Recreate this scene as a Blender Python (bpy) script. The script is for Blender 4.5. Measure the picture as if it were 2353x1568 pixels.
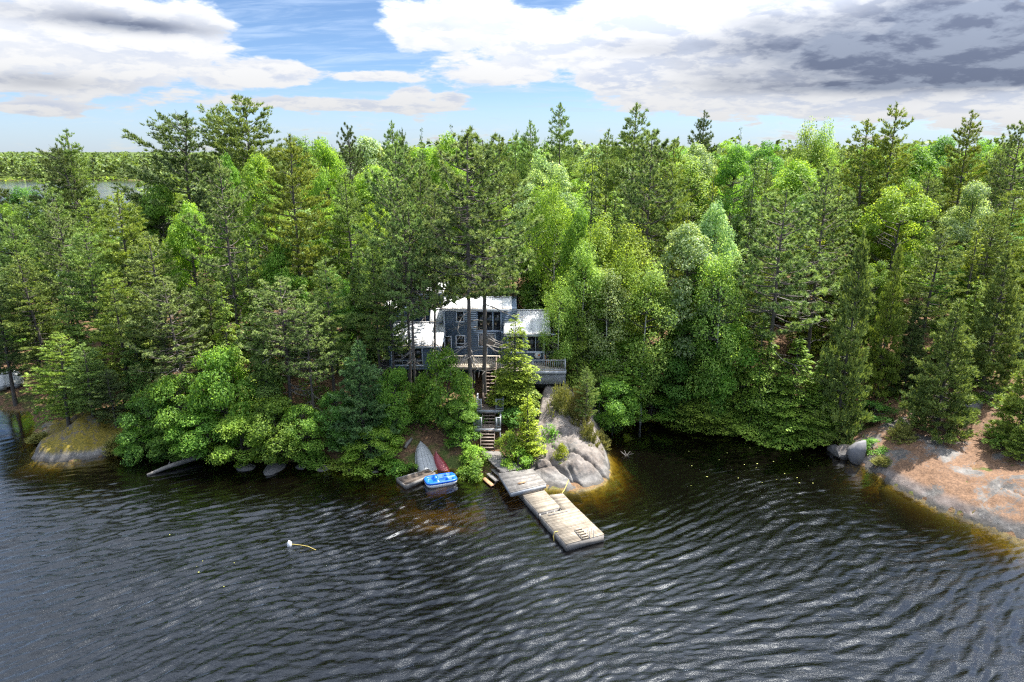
import bpy, math, random
import numpy as np
from mathutils import Vector
R = math.radians
rng = np.random.default_rng(7)
random.seed(7)
for o in list(bpy.data.objects): bpy.data.objects.remove(o)
S = bpy.context.scene
COL = S.collection

# ------------------------------------------------------------------ camera, sky, sun, exposure
CAM_H, PITCH, FPX = 24.0, math.atan((784-347)/1568.7), 1568.7      # measured on the photograph, 2353 px wide
cd = bpy.data.cameras.new('camera'); cam = bpy.data.objects.new('camera', cd); COL.objects.link(cam)
cam.location = (0, 0, CAM_H); cam.rotation_euler = (R(90)-PITCH, 0, 0)
cd.sensor_width = 36; cd.lens = 24; cd.clip_start = .5; cd.clip_end = 30000
S.camera = cam
SUN_EL, SUN_AZ = 62.0, 55.0           # azimuth from +Y, positive to the right: the sun stands high on the right, a little behind the forest
sd = bpy.data.lights.new('sun', 'SUN'); so = bpy.data.objects.new('sun', sd); COL.objects.link(so)
sd.energy = 5.0; sd.angle = R(.53); sd.color = (1, .95, .87)
tosun = Vector((math.sin(R(SUN_AZ))*math.cos(R(SUN_EL)), math.cos(R(SUN_AZ))*math.cos(R(SUN_EL)), math.sin(R(SUN_EL))))
so.rotation_euler = tosun.to_track_quat('Z', 'Y').to_euler()
S.view_settings.view_transform = 'Standard'; S.view_settings.look = 'None'
S.view_settings.exposure = 1.6; S.view_settings.gamma = 1; S.view_settings.use_curve_mapping = False
S.render.engine = 'CYCLES'
S.cycles.max_bounces = 12; S.cycles.diffuse_bounces = 6; S.cycles.glossy_bounces = 3; S.cycles.transmission_bounces = 6
S.cycles.transparent_max_bounces = 8; S.cycles.volume_bounces = 0; S.cycles.sample_clamp_indirect = 10; S.cycles.sample_clamp_direct = 1.1; S.cycles.filter_width = 1.25
S.cycles.use_denoising = False
S.cycles.caustics_reflective = False; S.cycles.caustics_refractive = False

def ray(px, py):
    c, s = math.cos(PITCH), math.sin(PITCH)
    a, b = (px-1176.5)/FPX, (784-py)/FPX
    return np.array([a, c+b*s, -s+b*c])
def atZ(px, py, z):                      # a measured photo point, at height z
    d = ray(px, py); t = (z-CAM_H)/d[2]; return d*t+np.array([0, 0, CAM_H])
def atY(px, py, y):                      # ... or at distance y
    d = ray(px, py); t = y/d[1]; return d*t+np.array([0, 0, CAM_H])
def c1(x, y): return 873.2+x*.19929, 606.6+y*.19929      # readings taken on two enlarged crops
def c2(x, y): return 873.1+x*.25795, 882.3+y*.25795

class G:                                  # small node-graph helper
    def __init__(s, nt): s.nt = nt; s.N = nt.nodes; s.L = nt.links
    def put(s, sock, v):
        if isinstance(v, bpy.types.NodeSocket): s.L.new(v, sock)
        elif isinstance(v, (tuple, list)) and len(v) == 3 and sock.type == 'RGBA': sock.default_value = (*v, 1)
        else: sock.default_value = v
    def n(s, t, out=0, props=None, **kw):
        nd = s.N.new(t)
        for k, v in (props or {}).items(): setattr(nd, k, v)
        for k, v in kw.items():
            k2 = int(k[1:]) if k[0] == '_' else k.replace('_', ' ')
            s.put(nd.inputs[k2], v)
        return nd.outputs[out]
    def m(s, op, a, b=None, c=None):
        nd = s.N.new('ShaderNodeMath'); nd.operation = op
        for i, v in enumerate((a, b, c)):
            if v is not None: s.put(nd.inputs[i], v)
        return nd.outputs[0]
    def add(s, a, b): return s.m('ADD', a, b)
    def mul(s, a, b): return s.m('MULTIPLY', a, b)
    def sub(s, a, b): return s.m('SUBTRACT', a, b)
    def step(s, v, lo, hi, a=0., b=1.):
        nd = s.N.new('ShaderNodeMapRange'); nd.interpolation_type = 'SMOOTHSTEP'
        for i, x in enumerate((v, lo, hi, a, b)): s.put(nd.inputs[i], x)
        return nd.outputs[0]
    def vm(s, op, a, b=None, scale=None, out=0):
        nd = s.N.new('ShaderNodeVectorMath'); nd.operation = op
        s.put(nd.inputs[0], a)
        if b is not None: s.put(nd.inputs[1], b)
        if scale is not None: s.put(nd.inputs['Scale'], scale)
        return nd.outputs[out]
    def mix(s, f, a, b, mode='MIX'):
        nd = s.N.new('ShaderNodeMix'); nd.data_type = 'RGBA'; nd.blend_type = mode
        s.put(nd.inputs[0], f); s.put(nd.inputs[6], a); s.put(nd.inputs[7], b)
        return nd.outputs[2]
    def noise(s, v, scale, detail=3, rough=.5, dist=0., out=0):
        return s.n('ShaderNodeTexNoise', out, Vector=v, Scale=scale, Detail=detail, Roughness=rough, Distortion=dist)
    def xyz(s, v):
        nd = s.N.new('ShaderNodeSeparateXYZ'); s.L.new(v, nd.inputs[0]); return nd.outputs
    def vec(s, x, y, z):
        nd = s.N.new('ShaderNodeCombineXYZ')
        for i, v in enumerate((x, y, z)): s.put(nd.inputs[i], v)
        return nd.outputs[0]

W = bpy.data.worlds.new('World'); S.world = W; W.use_nodes = True
def build_world():
    W.node_tree.nodes.clear(); g = G(W.node_tree)
    sky = g.n('ShaderNodeTexSky', 0, dict(sky_type='NISHITA', sun_disc=False, sun_elevation=R(SUN_EL), sun_rotation=R(SUN_AZ), altitude=3000, air_density=1.0, dust_density=0., ozone_density=5.))
    d = g.n('ShaderNodeTexCoord', 0)
    x, y, z = g.xyz(d)
    zc = g.m('MAXIMUM', z, 0.)
    az = g.m('ARCTAN2', x, y)
    k = g.m('DIVIDE', 1.0, g.add(zc, .20)); ku = g.m('DIVIDE', 1.0, g.add(zc, .215))     # flat cloud layer; ku looks a little higher into it
    q = g.vec(g.mul(x, k), g.mul(y, k), 0.); qu = g.vec(g.mul(x, ku), g.mul(y, ku), 0.)
    w = g.vm('SCALE', g.noise(q, 2.6, 4, .6, out=1), scale=.16)
    n1 = g.noise(g.vm('ADD', q, w), 4.6, 10, .60); n2 = g.noise(g.vm('ADD', qu, w), 4.6, 10, .60)
    nbig = g.noise(q, 1.5, 4, .5)
    def blobs(lst):
        tot = None
        for (px, py, rx, ry, amp) in lst:
            dd = ray(px, py); dd = dd/np.linalg.norm(dd)
            a0, e0 = math.atan2(dd[0], dd[1]), dd[2]
            u = g.mul(g.sub(az, a0), FPX/rx*.92); v = g.mul(g.sub(z, e0), FPX/ry)
            e = g.m('EXPONENT', g.mul(g.add(g.mul(u, u), g.mul(v, v)), -1.))
            e = g.mul(e, amp); tot = e if tot is None else g.add(tot, e)
        return tot
    # banks of cloud where the photograph has them, gaps of blue where it has those
    cloud = blobs([(60, 60, 300, 60, .20), (330, 60, 170, 50, .22), (480, 100, 90, 40, .16), (250, 175, 230, 40, .20), (60, 190, 130, 30, .12), (640, 165, 75, 24, .60), (520, 182, 34, 16, .45), (850, 176, 62, 13, .45), (690, 232, 150, 13, .30), (880, 246, 190, 13, .32), (700, 60, 150, 75, -.34), (760, 215, 260, 22, -.10), (100, 250, 55, 14, .55),
                   (960, 60, 110, 50, .22), (1250, 90, 260, 70, .26), (1560, 50, 220, 90, .30), (1420, 184, 75, 22, .55), (1120, 178, 110, 24, .22), (945, 214, 36, 13, .5), (1040, 226, 32, 12, .5), (1240, 205, 100, 22, -.14), (1330, 165, 70, 14, -.16), (1275, 6, 80, 24, -.26),
                   (1950, 70, 420, 110, .34), (2250, 170, 300, 80, .22), (1900, 232, 330, 24, .17), (2250, 250, 200, 24, .16), (1500, 236, 70, 22, .20), (1330, 262, 120, 24, -.12), (860, 130, 40, 70, -.14)])
    dark = blobs([(2000, 120, 270, 60, .8), (2270, 45, 220, 75, .75), (2330, 155, 150, 32, .55), (2060, 196, 220, 13, .5), (1660, 190, 80, 16, .25), (150, 28, 180, 20, .32), (330, 62, 130, 13, .5), (60, 188, 120, 14, .35), (1500, 110, 110, 18, .3), (1750, 60, 70, 30, .35)])
    cloud = g.add(cloud, g.step(z, .22, .42, 0., .08))
    D = g.add(g.add(g.mul(n1, .80), g.mul(nbig, .26)), cloud); Du = g.add(g.add(g.mul(n2, .80), g.mul(nbig, .26)), cloud)
    cov = g.step(D, .548, .705)
    veil = g.noise(g.vec(g.mul(g.mul(x, k), 1.0), g.mul(g.mul(y, k), 4.), 3.), 2.2, 8, .62, .5)
    veil = g.mul(g.step(veil, .42, .70), g.mul(.62, g.step(z, .22, .02, .6, 1.)))
    lit = g.step(g.sub(D, Du), -.085, .065)                                   # edge facing up and out of the cloud: sunlit
    thick = g.step(D, .62, .95)
    sh = g.mul(g.sub(1., lit), g.add(.24, g.mul(thick, .45)))
    sh = g.m('MINIMUM', g.add(sh, g.step(z, .2, .6, 0., .30)), 1.)              # overhead one looks up at the shaded bases
    ccol = g.mix(sh, (.575, .58, .59), (.35, .405, .52))
    nd = g.noise(q, 3.2, 6, .58)
    dk = g.m('MINIMUM', g.mul(dark, g.step(nd, .25, .68, .80, 1.5)), .96)
    dcol = g.mix(g.step(g.sub(D, Du), -.07, .07), (.085, .105, .16), (.165, .195, .26))
    ccol = g.mix(dk, ccol, dcol)
    hz = g.step(z, .10, -.02, 0., .80)                                    # whitish-blue haze low over the horizon
    full = g.m('MAXIMUM', cov, g.m('MAXIMUM', veil, hz))
    col = g.mix(cov, (.44, .53, .66), ccol)
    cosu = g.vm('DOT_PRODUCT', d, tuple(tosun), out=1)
    cloud_boost = g.mul(g.add(.76, g.mul(zc, 3.3)), g.add(1., g.mul(g.step(cosu, .3, 1.0), .7)))   # broken cloud boosted overhead and towards the sun, to brighten water and trees
    b1 = g.n('ShaderNodeBackground', 0, Color=sky, Strength=SKY)
    b2 = g.n('ShaderNodeBackground', 0, Color=col, Strength=g.mul(cloud_boost, CLOUD))
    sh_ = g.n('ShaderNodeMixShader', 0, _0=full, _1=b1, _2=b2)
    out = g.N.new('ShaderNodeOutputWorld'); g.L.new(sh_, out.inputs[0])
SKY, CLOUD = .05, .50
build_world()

# ------------------------------------------------------------------ mesh helpers
def tag(o, label=None, cat=None, group=None, kind=None):
    if label: o['label'] = label
    if cat: o['category'] = cat
    if group: o['group'] = group
    if kind: o['kind'] = kind
    return o
def empty(name, loc=(0, 0, 0), rz=0., **kw):
    o = bpy.data.objects.new(name, None); COL.objects.link(o); o.location = [float(v) for v in loc]; o.rotation_euler = (0, 0, rz)
    o.empty_display_size = .3
    return tag(o, **kw)
def mesh_np(name, V, faces, mat=None, smooth=False):
    V = np.asarray(V, np.float32); faces = [np.asarray(f, np.int32) for f in faces if len(f)]
    me = bpy.data.meshes.new(name)
    me.vertices.add(len(V)); me.vertices.foreach_set('co', V.ravel())
    L = np.concatenate([f.ravel() for f in faces])
    tot = np.concatenate([np.full(len(f), f.shape[1], np.int32) for f in faces])
    st = np.concatenate([[0], np.cumsum(tot)[:-1]]).astype(np.int32)
    me.loops.add(len(L)); me.loops.foreach_set('vertex_index', L)
    me.polygons.add(len(tot)); me.polygons.foreach_set('loop_start', st)
    if smooth: me.polygons.foreach_set('use_smooth', np.ones(len(tot), bool))
    me.update(calc_edges=True)
    if mat: me.materials.append(mat)
    return me
def obj(name, me, parent=None, **kw):
    o = bpy.data.objects.new(name, me); COL.objects.link(o)
    if parent: o.parent = parent
    return tag(o, **kw)
class MB:
    def __init__(s): s.V = []; s.F4 = []; s.F3 = []
    def hexa(s, p):                         # 8 corners: bottom ring 0-3, top ring 4-7
        b = len(s.V); s.V += [tuple(map(float, q)) for q in p]
        s.F4 += [(b+a, b+c, b+d, b+e) for a, c, d, e in ((3, 2, 1, 0), (4, 5, 6, 7), (0, 1, 5, 4), (1, 2, 6, 5), (2, 3, 7, 6), (3, 0, 4, 7))]
        return s
    def box(s, x0, x1, y0, y1, z0, z1):
        return s.hexa([(x0, y0, z0), (x1, y0, z0), (x1, y1, z0), (x0, y1, z0), (x0, y0, z1), (x1, y0, z1), (x1, y1, z1), (x0, y1, z1)])
    def beam(s, a, b, w, h, up=(0, 0, 1)):    # square bar from a to b
        a, b = Vector(a), Vector(b); t = (b-a).normalized(); u = Vector(up)
        sd_ = t.cross(u); sd_ = sd_.normalized() if sd_.length > 1e-4 else Vector((1, 0, 0)); u = sd_.cross(t).normalized()
        c = lambda p, i, j: p+sd_*(i*w/2)+u*(j*h/2)
        return s.hexa([c(a, -1, -1), c(a, 1, -1), c(b, 1, -1), c(b, -1, -1), c(a, -1, 1), c(a, 1, 1), c(b, 1, 1), c(b, -1, 1)])
    def slab(s, q, z0, z1):                  # a quad in plan given thickness
        return s.hexa([(p[0], p[1], z0) for p in q]+[(p[0], p[1], z1) for p in q])
    def tube(s, pts, rad, n=6, cap=True):
        V, F = tube_arrays(np.array(pts, float), np.array(rad, float)*np.ones(len(pts)), n)
        b = len(s.V); s.V += [tuple(v) for v in V]; s.F4 += [tuple(int(i)+b for i in f) for f in F]
        return s
    def quad(s, a, b, c, d):
        i = len(s.V); s.V += [tuple(map(float, p)) for p in (a, b, c, d)]; s.F4.append((i, i+1, i+2, i+3)); return s
    def build(s, name, mat, parent=None, smooth=False, **kw):
        return obj(name, mesh_np(name, s.V, [s.F4, s.F3], mat, smooth), parent, **kw)
def tube_arrays(P, r, n):
    T = np.gradient(P, axis=0); T /= np.linalg.norm(T, axis=1, keepdims=True)+1e-9
    ref = np.array([0, 0, 1.]) if abs(T[:, 2]).mean() < .8 else np.array([1., 0, 0])
    U = np.cross(T, ref); U /= np.linalg.norm(U, axis=1, keepdims=True)+1e-9
    Vv = np.cross(T, U)
    a = np.arange(n)/n*2*np.pi
    ring = P[:, None]+r[:, None, None]*(U[:, None]*np.cos(a)[None, :, None]+Vv[:, None]*np.sin(a)[None, :, None])
    k = len(P); i = np.arange(k-1)[:, None]*n; j = np.arange(n)[None]; j2 = (j+1) % n
    F = np.stack([i+j, i+j2, i+n+j2, i+n+j], -1).reshape(-1, 4)
    return ring.reshape(-1, 3), F
class TubeSet:
    def __init__(s): s.V = []; s.F = []; s.n = 0
    def add(s, P, r, n=5):
        V, F = tube_arrays(np.asarray(P, float), np.asarray(r, float), n); s.V.append(V); s.F.append(F+s.n); s.n += len(V)
    def mesh(s, name, mat): return mesh_np(name, np.concatenate(s.V), [np.concatenate(s.F)], mat, True)

_T = rng.random((256, 256))
def vnoise(x, y):
    xi, yi = np.floor(x).astype(int), np.floor(y).astype(int); fx, fy = x-xi, y-yi
    fx = fx*fx*(3-2*fx); fy = fy*fy*(3-2*fy)
    a, b, c, d = _T[xi % 256, yi % 256], _T[(xi+1) % 256, yi % 256], _T[xi % 256, (yi+1) % 256], _T[(xi+1) % 256, (yi+1) % 256]
    return (a*(1-fx)+b*fx)*(1-fy)+(c*(1-fx)+d*fx)*fy
def fbm(x, y, o=4, g=.5):
    t = 0; a = 1; w = 0
    for i in range(o): t = t+a*(vnoise(x*2**i+17.3*i, y*2**i+9.1*i)-.5); w += a; a *= g
    return t/w*2
def sstep(v, a, b): t = np.clip((v-a)/(b-a), 0, 1); return t*t*(3-2*t)

# ------------------------------------------------------------------ materials
def newmat(name):
    m = bpy.data.materials.new(name); m.use_nodes = True; m.node_tree.nodes.clear(); g = G(m.node_tree)
    out = g.N.new('ShaderNodeOutputMaterial'); return m, g, out
def principled(g, out, **kw):
    p = g.N.new('ShaderNodeBsdfPrincipled')
    for k, v in kw.items(): g.put(p.inputs[k.replace('_', ' ')], v)
    g.L.new(p.outputs[0], out.inputs[0]); return p
def bump(g, h, strength=.5, dist=.02): return g.n('ShaderNodeBump', 0, Strength=strength, Distance=dist, Height=h)
def pos(g): return g.n('ShaderNodeTexCoord', 3)      # object space
def wpos(g): return g.n('ShaderNodeNewGeometry', 0)
def simple(name, col, rough=.6, var=.12, scale=6., metal=0., bmp=.0, spec=.4, objvar=0., stretch=(1, 1, 1)):
    m, g, out = newmat(name)
    v = g.vm('MULTIPLY', pos(g), stretch)
    n = g.noise(v, scale, 5, .6)
    f = g.add(g.mul(g.sub(n, .5), var*2), 1.)
    if objvar:
        r = g.n('ShaderNodeObjectInfo', 5); f = g.mul(f, g.add(1-objvar, g.mul(r, objvar*2)))
    c = g.vm('SCALE', g.vec(*col), scale=f)
    kw = dict(Base_Color=c, Roughness=rough, Metallic=metal, Specular_IOR_Level=spec)
    if bmp: kw['Normal'] = bump(g, n, bmp, .03)
    principled(g, out, **kw); return m
FOL = 1.42
def foliage(name, col, col2, trans=.52, spec=.25, rough=.55, var=.35, fine=1.):
    """col..col2: the range of leaf colour met within one crown (old and new growth), plus leaf to leaf and tree to tree variation."""
    col, col2 = [tuple(min(v*FOL, .6) for v in c_) for c_ in (col, col2)]
    m, g, out = newmat(name)
    isl = g.n('ShaderNodeNewGeometry', 8)
    n = g.noise(pos(g), .55, 3, .6)
    f = g.step(g.add(n, g.mul(g.sub(isl, .5), .34)), .36, .66)
    c = g.mix(f, col, col2)
    r = g.n('ShaderNodeObjectInfo', 5)
    c = g.n('ShaderNodeHueSaturation', 0, Hue=g.add(.487, g.mul(r, .026)), Saturation=1.0, Value=g.mul(g.add(.84, g.mul(r, .32)), g.add(1-var/2, g.mul(isl, var))), Color=c)
    p = g.N.new('ShaderNodeBsdfPrincipled'); g.put(p.inputs['Base Color'], c); p.inputs['Roughness'].default_value = rough; p.inputs['Specular IOR Level'].default_value = spec
    t = g.n('ShaderNodeBsdfTranslucent', 0, Color=g.mix(.55, c, g.vm('MULTIPLY', c, (1.75, 1.6, .5))))
    s = g.n('ShaderNodeMixShader', 0, _0=trans, _1=p.outputs[0], _2=t); g.L.new(s, out.inputs[0]); return m
FM = {
 'maple': foliage('maple_leaf', (.070, .150, .022), (.150, .250, .036)),
 'maple_dark': foliage('maple_leaf_dark', (.052, .122, .022), (.105, .200, .036)),
 'maple_bright': foliage('maple_leaf_bright', (.105, .190, .024), (.205, .295, .042)),
 'maple_silver': foliage('maple_leaf_silver', (.115, .200, .070), (.26, .345, .170), spec=.4, rough=.5),
 'birch': foliage('birch_leaf', (.115, .190, .036), (.225, .310, .068)),
 'birch_pale': foliage('birch_leaf_pale', (.145, .220, .075), (.27, .345, .14), spec=.4),
 'birch_yellow': foliage('birch_leaf_yellow', (.120, .185, .024), (.215, .290, .046)),
 'pine': foliage('white_pine_needle', (.080, .128, .036), (.205, .268, .070), .25),
 'pine_blue': foliage('white_pine_needle_blue', (.060, .122, .044), (.135, .215, .076), .25),
 'pine_yellow': foliage('white_pine_needle_yellow', (.098, .150, .028), (.240, .300, .056), .25),
 'pine_dark': foliage('white_pine_needle_dark', (.055, .092, .032), (.120, .165, .052), .2),
 'pine_brown': foliage('white_pine_needle_brown', (.105, .110, .036), (.240, .205, .064), .2),
 'redpine': foliage('red_pine_needle', (.095, .150, .046), (.240, .310, .105), .22),
 'hemlock': foliage('hemlock_needle', (.074, .135, .020), (.190, .270, .040), .3),
 'hemlock_dark': foliage('hemlock_needle_dark', (.048, .092, .020), (.110, .170, .036), .25),
 'cedar': foliage('cedar_spray', (.090, .135, .016), (.210, .255, .030), .32),
 'cedar_gold': foliage('cedar_spray_gold', (.15, .20, .020), (.29, .345, .034), .38),
 'spruce': foliage('spruce_needle', (.050, .090, .034), (.100, .150, .050), .2),
 'juniper': foliage('juniper_needle', (.110, .115, .030), (.22, .21, .06), .2),
 'fern': foliage('undergrowth_leaf', (.080, .160, .026), (.165, .270, .040)),
}
BARK = simple('pine_bark', (.085, .075, .066), .9, .45, 7, bmp=.6, stretch=(1, 1, .3))
BARK_RED = simple('red_pine_bark', (.12, .102, .092), .9, .45, 6, bmp=.6, stretch=(1, 1, .35))
BARK_GREY = simple('maple_bark', (.075, .07, .06), .9, .35, 6, bmp=.5, stretch=(1, 1, .4))
BARK_BIRCH = simple('birch_bark', (.58, .56, .52), .7, .5, 5, bmp=.2, stretch=(.6, .6, 3))
DEAD = simple('dead_wood', (.19, .175, .16), .85, .3, 5)

def wood(name, col, dark, objvar=.26, scale=2.5):
    m, g, out = newmat(name)
    p = pos(g); n = g.noise(p, scale, 6, .62); n2 = g.noise(g.vm('MULTIPLY', p, (1, 1, 1)), 22., 3, .6)
    r = g.n('ShaderNodeObjectInfo', 5)
    c = g.mix(g.step(g.add(g.mul(n, .7), g.mul(n2, .3)), .35, .65), dark, col)
    c = g.vm('SCALE', c, scale=g.add(1-objvar, g.mul(r, 2*objvar)))
    principled(g, out, Base_Color=c, Roughness=.8, Specular_IOR_Level=.25, Normal=bump(g, n2, .3, .01)); return m
WOOD_GREY = wood('weathered_grey_wood', (.23, .215, .20), (.13, .122, .115))
WOOD_TAN = wood('weathered_tan_wood', (.31, .27, .215), (.21, .175, .135))
WOOD_DARK = wood('dark_wet_wood', (.13, .105, .085), (.065, .05, .04))
WOOD_STAIR = wood('stair_wood', (.25, .20, .165), (.13, .10, .085))
WOOD_CREAM = wood('deck_wood', (.55, .49, .40), (.40, .34, .27))
WOOD_BROWN = wood('brown_wood', (.36, .22, .12), (.22, .13, .07))
RAIL = wood('grey_blue_rail_wood', (.36, .38, .41), (.24, .25, .27), .08)
SIDING = simple('blue_siding', (.12, .170, .245), .55, .12, 3)
TRIM = simple('pale_trim_paint', (.58, .63, .72), .5, .06, 3)
TRIMB = simple('blue_grey_trim_paint', (.36, .43, .55), .5, .08, 3)
ROOF = simple('white_metal_roof', (.60, .61, .62), .38, .10, 1.3, spec=.5)
ROOF_RUST = simple('rust_stained_edge', (.50, .40, .30), .6, .3, 3)
SHADE = simple('underside_shade', (.03, .03, .032), .9)  # near-black colour painted in for the shade beneath house and deck
CURTAIN = simple('grey_curtain', (.33, .30, .29), .9, .2, 9, stretch=(4, 1, .2))
m, g, out = newmat('window_glass'); principled(g, out, Base_Color=(.012, .014, .016), Roughness=.03, Specular_IOR_Level=.8); GLASS = m
ALU = simple('dull_aluminium', (.30, .31, .31), .55, .4, 2.6, metal=.25, bmp=.15, stretch=(2, .6, 1))
REDP = simple('faded_red_paint', (.22, .036, .043), .5, .3, 2.5)
REDK = simple('pale_red_keel', (.42, .16, .16), .5, .2, 3)
BLUEP = simple('blue_plastic', (.006, .10, .50), .4, .1, 2, spec=.5)
BLUED = simple('deep_blue_plastic', (.005, .035, .20), .4, .1, 2)
WHITEP = simple('white_plastic', (.78, .79, .80), .35, .05, 2)
YROPE = simple('yellow_rope', (.36, .29, .08), .7, .2, 20)
ORANGE = simple('orange_plastic', (.70, .18, .03), .5, .1, 4)
STEEL = simple('galvanised_steel', (.45, .46, .48), .4, .15, 6, metal=.7)
PLASTIC_GREY = simple('grey_bin_plastic', (.33, .34, .36), .6, .1, 4)

def rockmat(name, litter=0., moss=0., pink=0.):
    m, g, out = newmat(name)
    p = wpos(g); x, y, z = g.xyz(p)
    n = g.noise(p, .9, 9, .68); nf = g.noise(p, 6., 7, .72); nb = g.noise(p, .38, 5, .6, .6)
    c = g.mix(g.step(n, .35, .68), (.075, .071, .067), (.215, .203, .19))
    c = g.mix(g.mul(g.step(nf, .56, .66), .7), c, (.27, .262, .25))                   # pale lichen
    c = g.mix(g.mul(g.step(g.noise(p, 2.3, 5, .6), .56, .7), .75), c, (.13, .118, .10))
    if pink: c = g.mix(g.mul(g.step(nb, .4, .6), pink), c, (.24, .16, .13))
    if litter:
        lf = g.mul(g.step(g.add(g.add(g.mul(nb, .6), g.mul(n, .35)), g.mul(g.sub(nf, .5), .30)), .385, .47), g.step(g.add(z, g.mul(n, .6)), .75, 1.15))
        lc = g.mix(g.step(nf, .35, .65), (.085, .046, .025), (.19, .108, .060))
        c = g.mix(g.mul(lf, litter), c, lc)
    if moss:
        mf = g.mul(g.step(g.add(g.noise(p, .9, 6, .65), g.mul(g.sub(nf, .5), .5)), .33, .52), g.step(g.add(z, g.mul(n, 1.3)), 1.0, 1.5))
        mc = g.mix(g.step(nf, .35, .65), (.085, .075, .010), (.22, .165, .018))
        c = g.mix(g.mul(mf, moss), c, mc)
    wl = g.step(g.add(z, g.mul(nf, .22)), .18, .42)                                   # water-stained foot of the rock
    c = g.mix(wl, (.085, .078, .07), c)
    h = g.add(g.mul(n, .6), g.mul(nf, .4))
    principled(g, out, Base_Color=c, Roughness=.85, Specular_IOR_Level=.3, Normal=bump(g, h, .9, .10)); return m
ROCK = rockmat('granite', .22)
ROCK_LITTER = rockmat('granite_with_needle_litter', .95, 0., .35)
ROCK_MOSS = rockmat('granite_with_yellow_moss', .35, .97)
ROCK_DARK = simple('dark_granite', (.085, .082, .082), .8, .4, 3, bmp=.8)

# ------------------------------------------------------------------ terrain
SHORE = [(-75, 60.5), (-60, 61), (-49.3, 61.5), (-46.5, 61.2), (-44.0, 58.5), (-42.0, 55.5), (-40.4, 53.6), (-38.9, 50.5), (-37, 50.0), (-34.7, 50.2), (-32.6, 51.6), (-30.5, 52.6), (-26.1, 52.3), (-22, 50.6),
         (-19.7, 49.9), (-17.1, 50.0), (-14, 49.6), (-10.7, 49.1), (-7.4, 49.2), (-5, 48.9), (-3.9, 48.6), (-2.4, 48.2), (-1.6, 47.3), (-1.0, 46.6), (.4, 46.2), (1.3, 46.4), (2.4, 45.8), (4.2, 45.05), (5.6, 45.3), (6.9, 46.1), (7.6, 47.6),
         (7.9, 49.9), (7.9, 52.5), (8.1, 56.2), (9.0, 58.6), (11, 60.2), (14, 60.8), (17, 60.0), (20.6, 59.2), (24.0, 57.9), (26.3, 55.2), (27.0, 52), (27.3, 49.9), (27.9, 49.0), (28.25, 46.5), (29.7, 42.9), (31.5, 40.6), (32.7, 38.5), (36, 33), (42, 27), (60, 18)]
POLY = np.array(SHORE+[(400, -50), (9000, -200), (9000, 14000), (-12000, 14000), (-12000, 700), (-1500, 600), (-700, 560), (-380, 585), (-232, 575), (-212, 480), (-150, 300), (-92, 160), (-74, 112), (-88, 100), (-100, 84), (-97, 66)], float)
def sdist(x, y):
    """signed distance to the waterline, positive on land"""
    sh = x.shape; P = np.stack([x.ravel(), y.ravel()], 1); best = np.full(len(P), 1e9); ins = np.zeros(len(P), bool)
    for a, b in zip(POLY, np.roll(POLY, -1, 0)):
        d = b-a; t = np.clip(((P-a)@d)/(d@d), 0, 1); q = P-a-t[:, None]*d; best = np.minimum(best, (q*q).sum(1))
        if a[1] != b[1]:
            c = (P[:, 1] >= min(a[1], b[1])) & (P[:, 1] < max(a[1], b[1])); xx = a[0]+(P[:, 1]-a[1])/(b[1]-a[1])*d[0]; ins ^= c & (P[:, 0] < xx)
    d = np.sqrt(best); return np.where(ins, d, -d).reshape(sh)
PATHS = [((-1.7, 50.2), (0, 46.4), .95, .85, 1.7), ((-1.9, 56.8), (-1.75, 50.2), 4.4, .9, 1.9), ((-9.5, 60.5), (4.5, 60), 4.7, 4.9, 4.5)]
def terrain(x, y, d=None):
    x = np.asarray(x, float); y = np.asarray(y, float)
    if d is None: d = sdist(x, y)
    side = sstep(x, -40, -22)                                     # the left point is lower
    hm = 3.2+2.8*side
    land = hm*(1-np.exp(-np.maximum(d, 0)/9.))+np.clip(d-14, 0, 70)*.035*(.35+.65*side)+0*d
    r = np.exp(-(((x-33)/6)**2+((y-48)/7)**2)); land = land*(1-.42*r)
    r = np.exp(-(((x+6.5)/3.5)**2+((y-50)/3)**2)); land = land*(1-.12*r)
    land = land+.12+fbm(x*.22, y*.22, 4)*.55*sstep(d, .5, 7)+fbm(x*.9, y*.9, 3)*.10*sstep(d, 0, 1.5)
    land = land+fbm(x*.004, y*.004, 3)*4*sstep(d, 60, 900)-2.5*sstep(d, 150, 900)
    bed = -.22+d*.8-.06*np.sin(x*.9)*np.sin(y*.8)
    r = np.exp(-(((x+5.5)/7.)**2+((y-41.2)/2.6)**2)); bed = np.maximum(bed, -7)*(1-.90*r)
    r = np.exp(-(((x+8.5)/4.)**2+((y-45.5)/1.8)**2)); bed = bed*(1-.7*r)
    bed = np.where(bed > -.34, np.minimum(bed, np.maximum(-.34, d*.55-.05)), bed)
    r = np.exp(-(((x-34)/6.)**2+((y-38)/4)**2)); bed = bed*(1-.5*r)
    h = np.where(d > 0, np.maximum(land, .02+np.minimum(d, 3)*.2), np.maximum(bed, -7))
    h = np.where((d > 0) & (d < .8), h*sstep(d, -.2, .8), h)
    h = np.where(d > 0, h*(1-.93*np.exp(-((x-4.6)/3.9)**8-((y-50)/6.6)**8)), h)
    for (a, b, za, zb, w) in PATHS:
        a, b = np.array(a), np.array(b); dd = b-a; t = np.clip(((x-a[0])*dd[0]+(y-a[1])*dd[1])/(dd@dd), 0, 1)
        q = np.hypot(x-a[0]-t*dd[0], y-a[1]-t*dd[1]); z = za+(zb-za)*t-.3; f = 1-sstep(q, w*.6, w*1.3)
        h = np.where(h > z, h*(1-f)+z*f, h)
    return h
def gz(x, y): return float(terrain(np.array([x]), np.array([y]))[0])

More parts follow.
